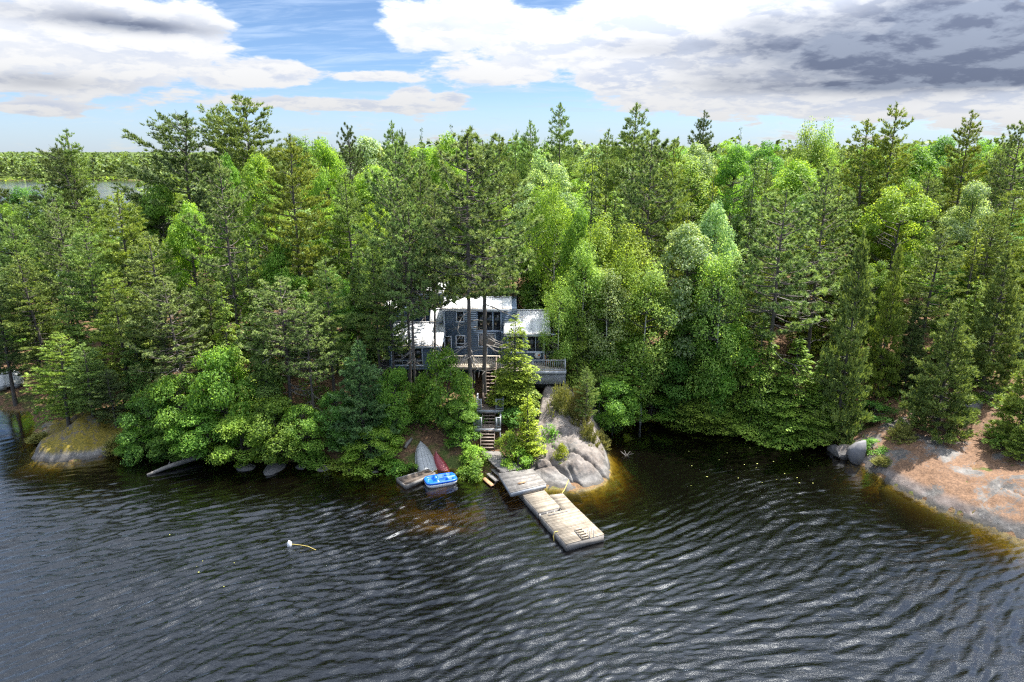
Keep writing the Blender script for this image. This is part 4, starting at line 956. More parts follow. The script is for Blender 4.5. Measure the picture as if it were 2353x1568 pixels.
def leafy(seed, H=12, Rr=3.4, cb=.22, clumps=72, cr=.92, per=360, leaf=.098, bark=None, trunk=.2, lean=.0, flat=.6, droop=0., loose=.30, egg=.5, sprays=True):
    r = np.random.default_rng(seed); T = bendy(H*.86, r, .02); T[:, 0] += lean*np.maximum(T[:, 2], 0); ts, lb = TubeSet(), TubeSet()
    ts.add(T, np.interp(T[:, 2], [-.6, 0, H*.86], [trunk*1.3, trunk, .03]), 8)
    c0 = cb*H; hc = (H-c0)/2; zc = c0+hc; C = []
    lob = r.normal(size=(5, 3)); lob = nrm(lob)
    while len(C) < clumps:
        u = nrm(r.normal(size=3)); rad = r.uniform(.50, 1.0)**.5
        mod = 1+.22*np.max(lob@u)-.10+r.normal(0, .05)
        zz = u[2]*rad*mod; tz = (zz+1)/2; wx = (math.sin(np.pi*min(max(tz, .02), .98)**(.55+egg*.4))**.12) if True else 1
        p_ = np.array([u[0]*Rr*rad*mod*wx*(1-.22*max(zz, 0)), u[1]*Rr*rad*mod*wx*(1-.22*max(zz, 0)), zc+zz*hc])
        if p_[2] > H or p_[2] < c0*.8: continue
        p_[:2] += at_h(T, min(p_[2], H*.8))[:2]; C.append(p_)
    C = np.array(C); PP, NN = [], []
    for c in C:
        zs = max(.12*H, min(c[2]-.35*np.hypot(c[0], c[1])-.3, H*.8)); a = at_h(T, zs); mid = a*.45+c*.55+np.array([0, 0, -.25])+r.normal(0, .12, 3)
        lb.add(np.stack([a, (a+mid)/2+r.normal(0, .06, 3), mid, c]), [.055, .042, .028, .010], 4)
        a_ = cr*r.uniform(.65, 1.25); n_ = int(per*(a_/cr)**2); u = nrm(r.normal(size=(n_, 3))+UP*.25); rad = r.uniform(.35, 1.08, (n_, 1))**.45
        out = nrm(np.r_[c[:2]-at_h(T, c[2])[:2], 0.25]); q = u*rad*np.array([a_, a_, a_*flat])
        if sprays: q += out*(r.normal(0, .16, (n_, 1))*a_) ; q[:, 2] -= .22*np.maximum(q@out, 0)
        if droop: q[:, 2] -= droop*np.hypot(q[:, 0], q[:, 1])**1.4
        PP.append(c+q+r.normal(0, loose*.16, (n_, 3))); NN.append(nrm(u*.45+UP*.62+out*.25+r.normal(0, .42, (n_, 3))))
    V, F = leaf_quads(np.concatenate(PP), np.concatenate(NN), leaf, r)
    return Proto(ts.mesh('trunk', bark), lb.mesh('limbs', BARK_GREY), mesh_np('crown', V, [F]), H, Rr)
pw = lambda t: (1-t)**.62*(.62+.75*min(t, .45)/.45*.6)
pflat = lambda t: (1-t**2.2)**.75*(.55+.5*t)
pyoung = lambda t: (1-t)**.85*(1.02-.25*(1-t)**4)
KW = dict(prof=pw, bark=BARK)
PROTO = {
 'white': [conifer(11, **KW), conifer(12, cb=.3, **KW), conifer(13, cb=.2, Rr=4.6, miss=.22, **KW), conifer(14, cb=.34, Rr=4.0, dead=6, **KW)],
 'flag': [conifer(21, Rr=4.2, flag=.62, fdir=math.pi, prof=pflat, bark=BARK, cb=.42, miss=.12, upc=.16, whorl=.9, low_up=2, top_up=48)],
 'crown': [conifer(22, H=20, Rr=5.0, prof=pflat, bark=BARK, cb=.45, miss=.10, upc=.18, whorl=.8, low_up=0, top_up=55)],
 'young': [conifer(31, H=9, Rr=2.7, cb=.04, prof=pyoung, bark=BARK, whorl=.42, per=6, dens=1.35, tr=.13, miss=.05, needle=(.24, .034, 6, .40), upc=.10), conifer(32, H=9, Rr=2.9, cb=.06, prof=pyoung, bark=BARK, whorl=.45, per=6, dens=1.3, tr=.13, miss=.08, needle=(.24, .034, 6, .40))],
 'red': [red_pine(41), red_pine(42, cb=.47, dead=18), red_pine(43, cb=.32, Rr=3.9)],
 'hemlock': [spray_conifer(51, 10, 2.8, prof=lambda t: (1-t)**.8*(1-.3*(1-t)**5)), spray_conifer(52, 10, 3.0, droop=.33, prof=lambda t: (1-t)**.72*(1-.35*(1-t)**6), rag=.34), spray_conifer(53, 12, 2.6, prof=lambda t: (1-t)**.78, rag=.3)],
 'cedar': [spray_conifer(61, 9, 1.7, droop=.10, prof=lambda t: (1-t)**.7, needle=(.19, .05), dens=1.25, rag=.3), spray_conifer(62, 9, 1.9, droop=.14, prof=lambda t: (1-t)**.75*(1-.25*(1-t)**4), needle=(.19, .05), dens=1.2, rag=.4)],
 'gold': [spray_conifer(63, 4.4, 1.15, droop=.10, prof=lambda t: (1-t)**.72, needle=(.14, .042), dens=2.1, step=.20, rag=.4)],
 'spruce': [spray_conifer(71, 14, 1.7, droop=.22, prof=lambda t: (1-t)**.85+.05, dens=.85, step=.42, rag=.4)],
 'maple': [leafy(81, bark=BARK_GREY), leafy(82, Rr=3.7, clumps=70, bark=BARK_GREY, flat=.55), leafy(83, cb=.14, Rr=3.3, clumps=66, bark=BARK_GREY), leafy(84, H=13, Rr=3.2, cb=.25, bark=BARK_GREY, cr=.85, clumps=76, per=320)],
 'bush': [leafy(91, H=6, Rr=2.9, cb=.03, clumps=56, cr=.82, per=270, leaf=.098, trunk=.09, bark=BARK_GREY, flat=.55), leafy(92, H=6, Rr=2.8, cb=.02, clumps=54, cr=.85, per=270, leaf=.098, trunk=.09, bark=BARK_GREY, flat=.5)],
 'birch': [leafy(101, H=12, Rr=2.3, cb=.26, clumps=66, cr=.72, per=235, leaf=.08, trunk=.11, bark=BARK_BIRCH, flat=.85, droop=.15, loose=.9, egg=.9), leafy(102, H=12, Rr=2.5, cb=.30, clumps=60, cr=.78, per=240, leaf=.08, trunk=.11, bark=BARK_BIRCH, flat=.8, droop=.18, loose=.9, lean=.04), leafy(103, H=12, Rr=2.1, cb=.22, clumps=62, cr=.7, per=235, leaf=.08, trunk=.10, bark=BARK_BIRCH, flat=.9, droop=.12, loose=.9)],
 'shrub': [leafy(111, H=1.8, Rr=1.3, cb=.02, clumps=26, cr=.42, per=120, leaf=.075, trunk=.035, bark=BARK_GREY, flat=.7), leafy(112, H=1.6, Rr=1.2, cb=.02, clumps=24, cr=.45, per=115, leaf=.08, trunk=.035, bark=BARK_GREY, flat=.6)],
 'juniper': [conifer(121, H=1.5, Rr=1.5, cb=.03, prof=lambda t: 1-.6*t, bark=BARK, whorl=.16, per=7, dens=2.6, tr=.04, needle=(.12, .018, 3, .5), low_up=8, top_up=50)],
}
CAT = dict(white='pine tree', flag='pine tree', crown='pine tree', young='pine tree', red='pine tree', hemlock='hemlock tree', cedar='cedar tree', gold='cedar tree', spruce='spruce tree', maple='maple tree', bush='maple tree', birch='birch tree', shrub='shrub', juniper='juniper shrub')
NAME = dict(white='white_pine', flag='white_pine', crown='white_pine', young='white_pine', red='red_pine', hemlock='hemlock', cedar='cedar', gold='cedar', spruce='spruce', maple='maple', bush='maple', birch='birch', shrub='shrub', juniper='juniper')
TREES = []
cnt = {}
def tree(kind, x, y, h, rad, tint, label, group=None, z=None, rz=None, tilt=(0, 0), var=None):
    pl = PROTO[kind]; i = cnt.get(kind, 0); cnt[kind] = i+1; p_ = pl[(i if var is None else var) % len(pl)]
    z = gz(x, y)-.05 if z is None else z
    root = empty(NAME[kind], (x, y, z), (i*2.399 if rz is None else rz), label=label, cat=CAT[kind], group=group)
    root.rotation_euler[0], root.rotation_euler[1] = tilt
    sr, sh_ = rad/p_.R, h/p_.H; root.scale = (sr, sr, sh_)
    parts = [('crown', p_.crown, FM[tint])]
    if kind not in ('juniper',): parts = [('trunk', p_.trunk, None), ('limbs', p_.limbs, None)]+parts
    if hasattr(p_, 'dead'): parts.insert(2, ('dead_limbs', p_.dead, None))
    for nm, me, mt in parts:
        if mt and not me.materials: me.materials.append(mt)
        o = obj(nm, me, root)
        if mt: o.material_slots[0].link = 'OBJECT'; o.material_slots[0].material = mt
    TREES.append((x, y, rad, z+h)); return root
def T(kind, px, pyt, y, hw, tint, label, group=None, zb=None, **k):
    """px, pyt: where the tip stands in the photograph; y: distance; hw: half width of the crown there"""
    t = atY(px, pyt, y); dep = y*math.cos(PITCH)+(CAM_H-t[2])*math.sin(PITCH); zb = gz(t[0], y)-.05 if zb is None else zb
    hw *= {'white': 1.28, 'flag': 1.55, 'crown': 1.5, 'red': 1.22, 'hemlock': 1.15}.get(kind, 1.)
    return tree(kind, float(t[0]), y, max(.6, float(t[2])-zb), hw/FPX*dep, tint, label, group, z=zb, **k)

# ------------------------------------------------------------------ trees of the photograph, back to front
LEFTR = math.pi
# skyline
T('white', 150, 300, 84, 62, 'pine', 'dark pine with an open tuft at its top above the far left lake')
T('flag', 222, 322, 82, 56, 'pine_dark', 'sparse dark leaning pine right of the tufted pine at far left', tilt=(0, -.22), rz=0)
T('flag', 392, 258, 74, 88, 'pine_dark', 'wind-swept dark pine with all branches reaching left on the skyline', rz=0, tilt=(0, .06))
T('crown', 552, 228, 77, 88, 'pine', 'tallest broad-crowned pine on the left skyline')
T('crown', 498, 250, 79, 72, 'pine', 'slimmer twin just left of the tallest broad-crowned skyline pine', rz=2.)
T('red', 800, 292, 84, 36, 'pine_dark', 'small dark bushy pine top poking above the trees left of centre')
T('white', 900, 280, 86, 40, 'pine', 'narrow ragged pine top with a dark spike left of centre skyline')
T('white', 925, 298, 84, 34, 'pine_dark', 'slim pine just right of the ragged spiked pine top')
T('spruce', 968, 292, 92, 22, 'spruce', 'single dark spruce spire on the central skyline')
T('spruce', 1036, 284, 96, 26, 'spruce', 'dark spruce spire rising behind the bright maple dome')
T('spruce', 1062, 296, 94, 20, 'spruce', 'short dark spire right beside the spruce behind the bright maple')
T('maple', 1030, 312, 80, 66, 'maple_bright', 'bright lime green maple dome on the central skyline')
T('white', 1288, 236, 84, 52, 'pine', 'tall pine with spreading arms on the skyline above the house')
T('white', 1222, 278, 88, 44, 'pine', 'shorter pine just left of the tall spreading skyline pine')
T('white', 1148, 312, 92, 42, 'pine', 'pale green pine at the skyline right of the red pine pair')
T('white', 1186, 300, 94, 34, 'pine', 'thin pine spire between the red pine pair and the skyline pines')
T('white', 1460, 238, 80, 66, 'pine', 'massive dense pine with a dark top on the skyline right of centre')
T('white', 1395, 298, 84, 44, 'pine', 'smaller pine leaning on the left side of the massive skyline pine')
T('white', 1618, 256, 98, 44, 'pine_dark', 'dark flat-branched pine standing alone on the right-centre skyline')
T('spruce', 1702, 290, 92, 22, 'spruce', 'pointed dark spruce on the skyline right of the flat-branched pine')
T('birch', 1868, 288, 88, 46, 'birch', 'airy pale green poplar with a feathery top on the right skyline')
T('birch', 1905, 284, 88, 42, 'birch', 'right-hand twin of the airy poplar on the right skyline')
T('white', 2058, 240, 72, 84, 'pine_yellow', 'tall yellow-green pine, highest on the right skyline')
T('white', 2000, 275, 71, 80, 'pine_yellow', 'yellow-green pine leaning against the highest right skyline pine', rz=1.)
T('white', 2240, 256, 82, 58, 'pine_yellow', 'pine with a brown-tipped top near the right edge of the skyline')
T('red', 2350, 282, 76, 46, 'redpine', 'dark pine cut by the right edge at the skyline')
# behind and above the house
T('white', 55, 452, 78, 60, 'pine', 'feathery pine near the left edge below the far shore', var=1)
T('white', 195, 455, 78, 60, 'pine_yellow', 'yellow-green pine left of the lake glimpse', var=2)
T('red', 320, 448, 74, 56, 'redpine', 'red pine just below the blue lake glimpse', var=2)
T('maple', 5, 470, 80, 60, 'maple', 'maple at the left edge below the far shore')
T('white', 100, 405, 88, 66, 'pine', 'green pine rising against the lake left of centre of the far water', var=2)
T('maple', 40, 432, 86, 52, 'maple_dark', 'dark maple against the lake near the left edge')
T('white', -5, 420, 84, 62, 'pine_dark', 'dark pine against the lake at the left edge', var=1)
T('maple', 165, 425, 90, 50, 'maple', 'round maple against the lake below the tufted pine')
T('white', 2290, 480, 62, 66, 'pine', 'feathery pine right of the dark yellow-green cedar cone', var=1)
T('young', 2110, 700, 57, 50, 'pine_dark', 'dark young pine beside the hollow at the right', var=1)
T('hemlock', 2250, 640, 58, 54, 'hemlock', 'hemlock behind the lone bushy young pine')
T('maple', 2190, 610, 62, 52, 'maple_dark', 'dark maple above the hollow at the right')
T('maple', 2020, 600, 61, 56, 'maple', 'maple behind the soft young pine at the ledge')
T('hemlock', 1950, 640, 58, 44, 'hemlock_dark', 'dark hemlock left of the soft young pine')
T('white', 664, 312, 62, 92, 'pine_yellow', 'large yellow-green pine with layered boughs in the left middle of the forest', var=1)
T('red', 506, 372, 60, 72, 'redpine', 'red pine with a long bare trunk left of the large layered pine')
T('maple', 745, 322, 78, 52, 'maple_bright', 'round bright maple on the skyline beside the large layered pine')
T('maple', 590, 352, 70, 62, 'maple_bright', 'bright maple below the tallest broad-crowned pine')
T('maple', 520, 360, 72, 44, 'maple', 'green maple tucked under the left side of the broad-crowned pine')
T('white', 795, 400, 64, 62, 'pine', 'soft green pine between the layered pine and the red pines')
T('red', 905, 330, 60, 74, 'redpine', 'tall red pine with a rough dark crown left of the house roofs', var=0)
T('red', 965, 375, 61, 52, 'redpine', 'thin red pine whose trunk crosses the left roofs', var=1)
T('red', 1072, 298, 53.6, 98, 'redpine', 'largest red pine, its thick trunk standing straight in front of the house', var=1, rz=.4)
T('red', 1106, 322, 55.2, 92, 'redpine', 'second red pine close behind the largest one in front of the house', var=1, rz=2.2)
T('red', 938, 470, 55, 56, 'redpine', 'slim red pine standing left of the deck beside the left wing', var=1)
T('red', 925, 430, 56, 54, 'redpine', 'slim red pine twin behind the one left of the deck', var=1, rz=4)
T('red', 985, 440, 56.5, 50, 'redpine', 'leaning slender red pine crossing the white left wing roof', var=1, rz=1, tilt=(0, .04))
T('maple', 1250, 362, 72, 82, 'maple_silver', 'broad pale maple dome behind the red pine pair, right of them')
T('hemlock', 1362, 330, 68, 50, 'hemlock_dark', 'dark narrow hemlock cone right of the pale maple dome')
T('birch', 1235, 432, 65, 38, 'maple_bright', 'bright green aspen left of its twin above the house')
T('birch', 1278, 420, 64, 44, 'maple_bright', 'bright green aspen pair, right one, above the house')
T('maple', 1330, 480, 62, 52, 'maple', 'mid green maple just right of the bright aspen pair')
T('red', 1502, 300, 67, 76, 'redpine', 'olive red pine with a dense long crown right of the hemlock cone', var=2)
T('white', 1548, 322, 69, 56, 'pine_yellow', 'pine with a yellow top beside the olive red pine', var=3)
T('cedar', 1642, 392, 66, 40, 'cedar', 'yellow-green cedar cone in the middle of the right forest')
T('hemlock', 1738, 352, 70, 50, 'hemlock_dark', 'tall dark hemlock cone right of the yellow-green cedar')
T('cedar', 1582, 478, 63, 30, 'cedar', 'small bright cedar cone at the foot of the yellow-topped pine')
T('maple', 1690, 330, 82, 58, 'maple', 'round green maple below the pointed spruce on the skyline')
T('maple', 1600, 335, 86, 66, 'maple_silver', 'pale leafy maple under the flat-branched skyline pine')
T('cedar', 1930, 420, 68, 46, 'cedar', 'yellow-green cedar below the airy poplars')
T('cedar', 1885, 455, 66, 40, 'cedar', 'shorter yellow-green cedar left of the one below the poplars')
T('red', 1805, 440, 58, 98, 'redpine', 'grey-green red pine with a tangle of bare grey limbs beside the cove', var=1, rz=.8)
T('red', 1908, 388, 63, 72, 'redpine', 'tall red pine right behind the one with bare limbs', var=0)
T('maple', 2078, 418, 66, 98, 'maple_bright', 'large bright green maple dome in the right part of the forest')
T('maple', 2245, 420, 70, 62, 'maple_silver', 'pale whitish-green maple right of the large bright dome')
T('white', 2140, 395, 74, 60, 'pine', 'pale pine partly behind the large bright maple dome')
T('cedar', 2252, 505, 60, 42, 'cedar', 'dark yellow-green cedar cone near the right edge')
T('white', 2342, 430, 64, 70, 'pine_yellow', 'yellow pine with flat boughs at the right edge')
T('white', 2160, 520, 58, 70, 'pine', 'open pine with a thin dark trunk above the dark hollow', var=3)
T('young', 2068, 565, 57, 50, 'pine_yellow', 'slim pine left of the dark hollow at the right', var=1)
T('young', 1985, 528, 53.5, 78, 'pine', 'tall young pine with soft boughs down to the bedrock ledge', var=0)
T('young', 2318, 575, 55, 88, 'pine', 'bushy pine at the right edge behind the ledge', var=1)
T('young', 2205, 690, 50.8, 92, 'pine', 'bushy young pine standing alone behind the bedrock ledge', var=1)
T('young', 2385, 800, 47.8, 78, 'pine_yellow', 'young pine whose boughs reach in at the right edge above the ledge', var=0)
T('young', 2372, 955, 45.5, 48, 'pine_yellow', 'small young pine low at the right edge of the ledge', var=1)
# mid slope right of the house: birches and maples over the cove
T('maple', 1590, 512, 60.5, 92, 'maple_silver', 'big silvery green maple in the middle of the right forest', var=3)
T('maple', 1648, 470, 63, 56, 'maple_silver', 'silvery maple behind the right shoulder of the big silvery one')
T('birch', 1382, 498, 63, 66, 'birch_yellow', 'yellow-green birch dome above the birch group')
T('birch', 1448, 520, 62, 62, 'birch_yellow', 'yellow-green birch right of the dome above the birch group')
T('birch', 1346, 568, 59.5, 50, 'birch', 'white-trunked birch at the upper left of the birch group')
T('birch', 1428, 568, 60, 52, 'birch_yellow', 'yellow-green birch at the top of the birch group')
T('birch', 1402, 622, 58.6, 54, 'birch_pale', 'pale birch with a straight white trunk in the middle of the birch group')
T('birch', 1490, 615, 58.4, 66, 'birch', 'wide birch on the right side of the birch group')
T('birch', 1282, 645, 57.6, 40, 'birch', 'birch beside the right wing of the house with its white trunk bare')
T('birch', 1662, 588, 57.4, 62, 'birch', 'fresh green tall birch right of the silvery maple')
T('maple', 1590, 650, 59.6, 56, 'maple_dark', 'dark green maple below the big silvery maple')
T('hemlock', 1330, 690, 57.8, 46, 'hemlock', 'hemlock between the house birch and the birch group')
T('bush', 1440, 770, 58.8, 92, 'maple', 'spreading green maple under the birch group above the cove', zb=2.0)
T('bush', 1545, 780, 59.6, 66, 'maple_dark', 'dark maple over the innermost corner of the cove', zb=1.2)
T('bush', 1600, 720, 59.5, 74, 'maple_dark', 'maple with layered boughs beneath the silvery maple', zb=1.0)
T('bush', 1690, 745, 57.6, 70, 'maple', 'green maple hanging over the cove below the fresh green birch', zb=.8)
T('hemlock', 1620, 770, 58.2, 66, 'hemlock', 'hemlock drooping to the black water in the middle of the cove', zb=.3)
T('hemlock', 1560, 840, 59.2, 46, 'hemlock_dark', 'short dark hemlock at the back of the cove', zb=.5)
T('hemlock', 1755, 735, 56.8, 78, 'hemlock', 'wide hemlock over the right half of the cove', zb=.3)
T('hemlock', 1838, 770, 55.6, 76, 'hemlock', 'hemlock right of the wide one over the cove', zb=.3)
T('hemlock', 1905, 800, 54.4, 60, 'hemlock', 'hemlock at the right end of the cove before the soft young pine', zb=.4)
T('hemlock', 1700, 830, 57.2, 56, 'hemlock', 'low hemlock with bright tips overhanging the cove', zb=.2)
T('hemlock', 1800, 870, 55.4, 58, 'hemlock', 'low hemlock trailing in the water left of the standing slab', zb=.2)
T('hemlock', 1885, 880, 53.7, 50, 'hemlock', 'small hemlock just left of the shore boulders', zb=.4)
T('bush', 1412, 868, 55.6, 60, 'maple', 'leafy maple leaning over the left side of the cove', zb=.2)
T('birch', 1380, 835, 57.0, 42, 'birch', 'small birch behind the leaning cove maple', zb=1.5)
T('bush', 1500, 905, 58.6, 56, 'maple', 'low maple spreading at the left back of the cove', zb=.4)
# in front of the house
T('hemlock', 1184, 718, 54.3, 66, 'cedar', 'large olive green cedar standing in front of the right wing', zb=2.6, var=0)
T('gold', 1212, 905, 48.8, 38, 'cedar_gold', 'golden yellow cedar glowing beside the lower stairs', zb=.9)
T('bush', 1026, 805, 52.2, 62, 'maple', 'green maple left of the stairs shading the red canoe', zb=1.3, var=0)
T('bush', 1052, 915, 51.0, 40, 'maple', 'low green maple directly over the red canoe', zb=2.4)
T('white', 1350, 845, 52.0, 30, 'pine', 'thin little pine with a bare stem on the granite outcrop', zb=1.2, var=3)
T('young', 822, 785, 50.6, 92, 'pine_blue', 'blue-green young pine with puffy boughs left of the boats', var=1)
T('bush', 905, 850, 51.8, 50, 'maple', 'green maple between the blue-green pine and the silver boat', zb=1.6)
T('bush', 770, 900, 50.8, 46, 'maple_dark', 'dark maple behind the left side of the blue-green pine', zb=1.2)
T('bush', 850, 985, 49.6, 62, 'maple_bright', 'bright low maple on the shore under the blue-green pine', zb=.2)
# left shore
T('white', 893, 610, 55.8, 44, 'pine', 'wispy pine hiding the left end of the left wing', var=3)
T('white', 745, 590, 55, 62, 'pine', 'pine left of the house with tufted golden boughs', var=0)
T('white', 858, 560, 56.5, 52, 'pine', 'grey-green pine just left of the left wing', var=3)
T('red', 640, 640, 53.4, 76, 'redpine', 'grey-green red pine with dead limbs over the left maples', var=1)
T('red', 700, 690, 52.2, 56, 'redpine', 'thin pine with broken dead limbs left of the blue-green pine', var=1)
T('hemlock', 560, 540, 58, 52, 'hemlock', 'hemlock under the red pine with the long bare trunk')
T('maple', 640, 560, 60, 62, 'maple', 'maple crown showing between pines in the left middle forest')
T('hemlock', 505, 640, 55, 52, 'hemlock', 'hemlock above the big green shore maple')
T('hemlock', 600, 740, 52.4, 56, 'hemlock_dark', 'dark hemlock behind the yellow-green shore maple')
T('bush', 505, 805, 51.6, 78, 'maple', 'big rich green maple on the left shore, highest of the shore maples', var=0)
T('bush', 400, 860, 52, 74, 'maple', 'rich green maple left of the highest shore maple', var=1)
T('bush', 335, 905, 51.6, 66, 'maple_dark', 'darker maple right of the mossy point')
T('bush', 470, 945, 50.2, 72, 'maple', 'maple overhanging the driftwood log', zb=.2)
T('bush', 545, 950, 49.9, 74, 'maple_bright', 'yellow-green maple dipping to the water right of the driftwood log', zb=.2)
T('bush', 625, 920, 49.7, 70, 'maple', 'green maple dipping to the water right of the yellow-green one', zb=.2)
T('bush', 690, 930, 50, 50, 'maple', 'maple at the left of the bare brown bank', zb=.4)
T('bush', 395, 975, 50.8, 56, 'maple_dark', 'low dark maple just left of the driftwood log', zb=.2)
T('bush', 315, 985, 51.3, 42, 'maple', 'low green maple against the right end of the mossy point', zb=.2)
T('white', 345, 535, 57, 104, 'pine', 'wide pine with bright drooping boughs in the left foreground forest', var=2)
T('red', 400, 640, 54.4, 70, 'redpine', 'forked old pine with twisted dead limbs above the left maples', var=0, tilt=(0, -.06))
T('white', 262, 440, 64, 92, 'pine_yellow', 'large yellow-green pine right of the lake glimpse', var=0)
T('white', 190, 520, 60, 78, 'pine', 'pine with a dark slanting trunk in the left forest', var=1)
T('white', 110, 430, 70, 62, 'pine', 'pine in front of the lake at far left', var=3)
T('red', 128, 470, 66, 52, 'redpine', 'red pine with an open crown against the shining lake', var=1)
T('white', 25, 500, 66, 62, 'pine', 'pine at the far left edge in front of the lake', var=1)
T('white', 65, 580, 62, 72, 'pine', 'leaning pine at far left above the upturned boat', var=0, tilt=(0, .05))
T('white', -40, 560, 62, 70, 'pine_dark', 'pine cut by the left edge')
T('white', 255, 620, 57.5, 72, 'pine_yellow', 'golden green pine above the mossy point', var=2)
T('hemlock', 145, 660, 60, 56, 'hemlock', 'hemlock behind the small pines of the mossy point')
T('hemlock', 300, 720, 55.5, 52, 'hemlock_dark', 'dark hemlock behind the mossy point')
T('white', 118, 770, 54.5, 74, 'pine_yellow', 'small pine leaning out over the inlet on the mossy point', var=2, tilt=(0, -.12))
T('white', 185, 790, 54.0, 56, 'pine', 'small slender pine in the middle of the mossy point', var=0)
T('white', 245, 850, 53.4, 46, 'pine_dark', 'grey twiggy small pine at the right end of the mossy point', var=0)
T('bush', 10, 720, 74, 60, 'maple', 'maple behind the left edge beach')
T('maple', 360, 420, 72, 66, 'maple', 'maple crown below the wind-swept pine')
T('maple', 430, 470, 66, 62, 'maple_bright', 'bright maple crown left of the red pine with bare trunk')
T('maple', 770, 470, 66, 62, 'maple_bright', 'bright maple crown right of the large layered pine')
T('maple', 760, 620, 60, 56, 'maple_dark', 'dark maple deep between pines left of the house')
T('hemlock', 820, 560, 60, 46, 'hemlock_dark', 'dark hemlock in the gap left of the red pines')
T('maple', 1000, 500, 68, 58, 'maple', 'maple crown behind the upper roof')
T('hemlock', 1130, 520, 66, 44, 'hemlock_dark', 'dark hemlock behind the main roof')
T('maple', 1190, 560, 66, 56, 'maple_dark', 'dark maple behind the right wing roof')
T('hemlock', 1230, 610, 63.8, 44, 'hemlock_dark', 'dark hemlock directly behind the right wing roof')
T('maple', 860, 470, 70, 58, 'maple_bright', 'bright maple crown showing left of the tall red pines')
# small shrubs
for px, py, y, hw, tint, kd, lab in [
    (1172, 1000, 48.6, 32, 'maple_bright', 'shrub', 'bright leafy shrub at the left foot of the golden cedar'), (1190, 1035, 47.6, 30, 'maple_bright', 'shrub', 'light green shrub at the edge of the boardwalk'),
    (1290, 1026, 48.3, 17, 'cedar_gold', 'shrub', 'small yellow-green sapling in the middle of the granite outcrop'), (1352, 990, 50.4, 30, 'juniper', 'juniper', 'olive juniper on the right flank of the granite outcrop'),
    (1292, 915, 53.4, 44, 'juniper', 'juniper', 'broad olive juniper on the upper granite outcrop'), (1330, 920, 52.6, 34, 'juniper', 'juniper', 'small olive juniper right of the broad one on the outcrop'), (1262, 985, 50.6, 30, 'fern', 'shrub', 'grey-green shrub on the outcrop right of the golden cedar'),
    (1090, 1030, 49.0, 32, 'maple_bright', 'shrub', 'bright shrub between the canoe and the boardwalk'), (1100, 1062, 47.9, 40, 'maple', 'shrub', 'shrub overhanging the water left of the side steps'), (1072, 1076, 47.9, 26, 'maple_bright', 'shrub', 'bright shrub just behind the blue pedal boat'),
    (948, 1068, 48.5, 22, 'fern', 'shrub', 'low shrub at the water in front of the silver boat'), (905, 1062, 48.9, 36, 'fern', 'shrub', 'low shrub at the water above the raft'), (860, 1050, 48.9, 40, 'maple_bright', 'shrub', 'bright shrub on the shore left of the raft'), (800, 1050, 49.3, 46, 'maple_bright', 'shrub', 'bright spreading shrub right of the bare brown bank'),
    (720, 1045, 49.8, 36, 'fern', 'shrub', 'low shrub at the foot of the bare brown bank'), (1060, 985, 50.6, 36, 'maple', 'shrub', 'shrub left of the lower landing'), (1075, 930, 52.6, 34, 'maple_dark', 'shrub', 'shrub left of the upper landing'), (1185, 940, 52.6, 40, 'maple_dark', 'shrub', 'dark shrub right of the upper landing'),
    (2008, 1012, 50.3, 24, 'maple', 'shrub', 'green shrub right behind the standing slab'), (2030, 1055, 48.4, 26, 'juniper', 'juniper', 'low yellow-green juniper on the left part of the ledge'), (2075, 985, 50.8, 34, 'juniper', 'juniper', 'dry juniper patch at the top left of the ledge'), (2130, 950, 54.2, 40, 'fern', 'shrub', 'pale green shrub along the top of the ledge'),
(2010, 930, 54.5, 44, 'maple_dark', 'shrub', 'shrub beside the tall young pine at the ledge'), (2300, 1000, 47.5, 40, 'fern', 'shrub', 'green shrub at the right edge of the ledge'), (2290, 930, 52.5, 50, 'maple', 'shrub', 'shrub right of the dark boulder'),
    (270, 1010, 51.9, 36, 'juniper', 'juniper', 'yellow-green juniper at the right end of the mossy point'), (90, 1000, 53.8, 30, 'juniper', 'juniper', 'low yellow shrub at the left end of the mossy point'), (960, 935, 53, 30, 'maple', 'shrub', 'shrub above the bow of the silver boat'), (1375, 1000, 52.5, 30, 'juniper', 'juniper', 'low juniper at the cove edge of the outcrop'),
    (875, 880, 53, 50, 'maple_dark', 'shrub', 'dark shrub under the left wing of the house'), (980, 880, 53.8, 46, 'maple', 'shrub', 'shrub beneath the deck left of the big red pine')]:
    T(kd, px, py, y, hw, tint, lab, 'shrubs along the shore')
p = atZ(1378, 984, .3)
lb_ = empty('fallen_birch', p, label='thin white birch stem leaning from the outcrop over the cove', cat='birch stem')
MB().tube([(-.1, 0, -.3), (.25, .05, .9), (.55, .1, 1.7), (.62, .1, 2.6), (.95, .1, 3.6)], [.07, .06, .055, .045, .03], 7).build('stem', BARK_BIRCH, lb_, smooth=True)

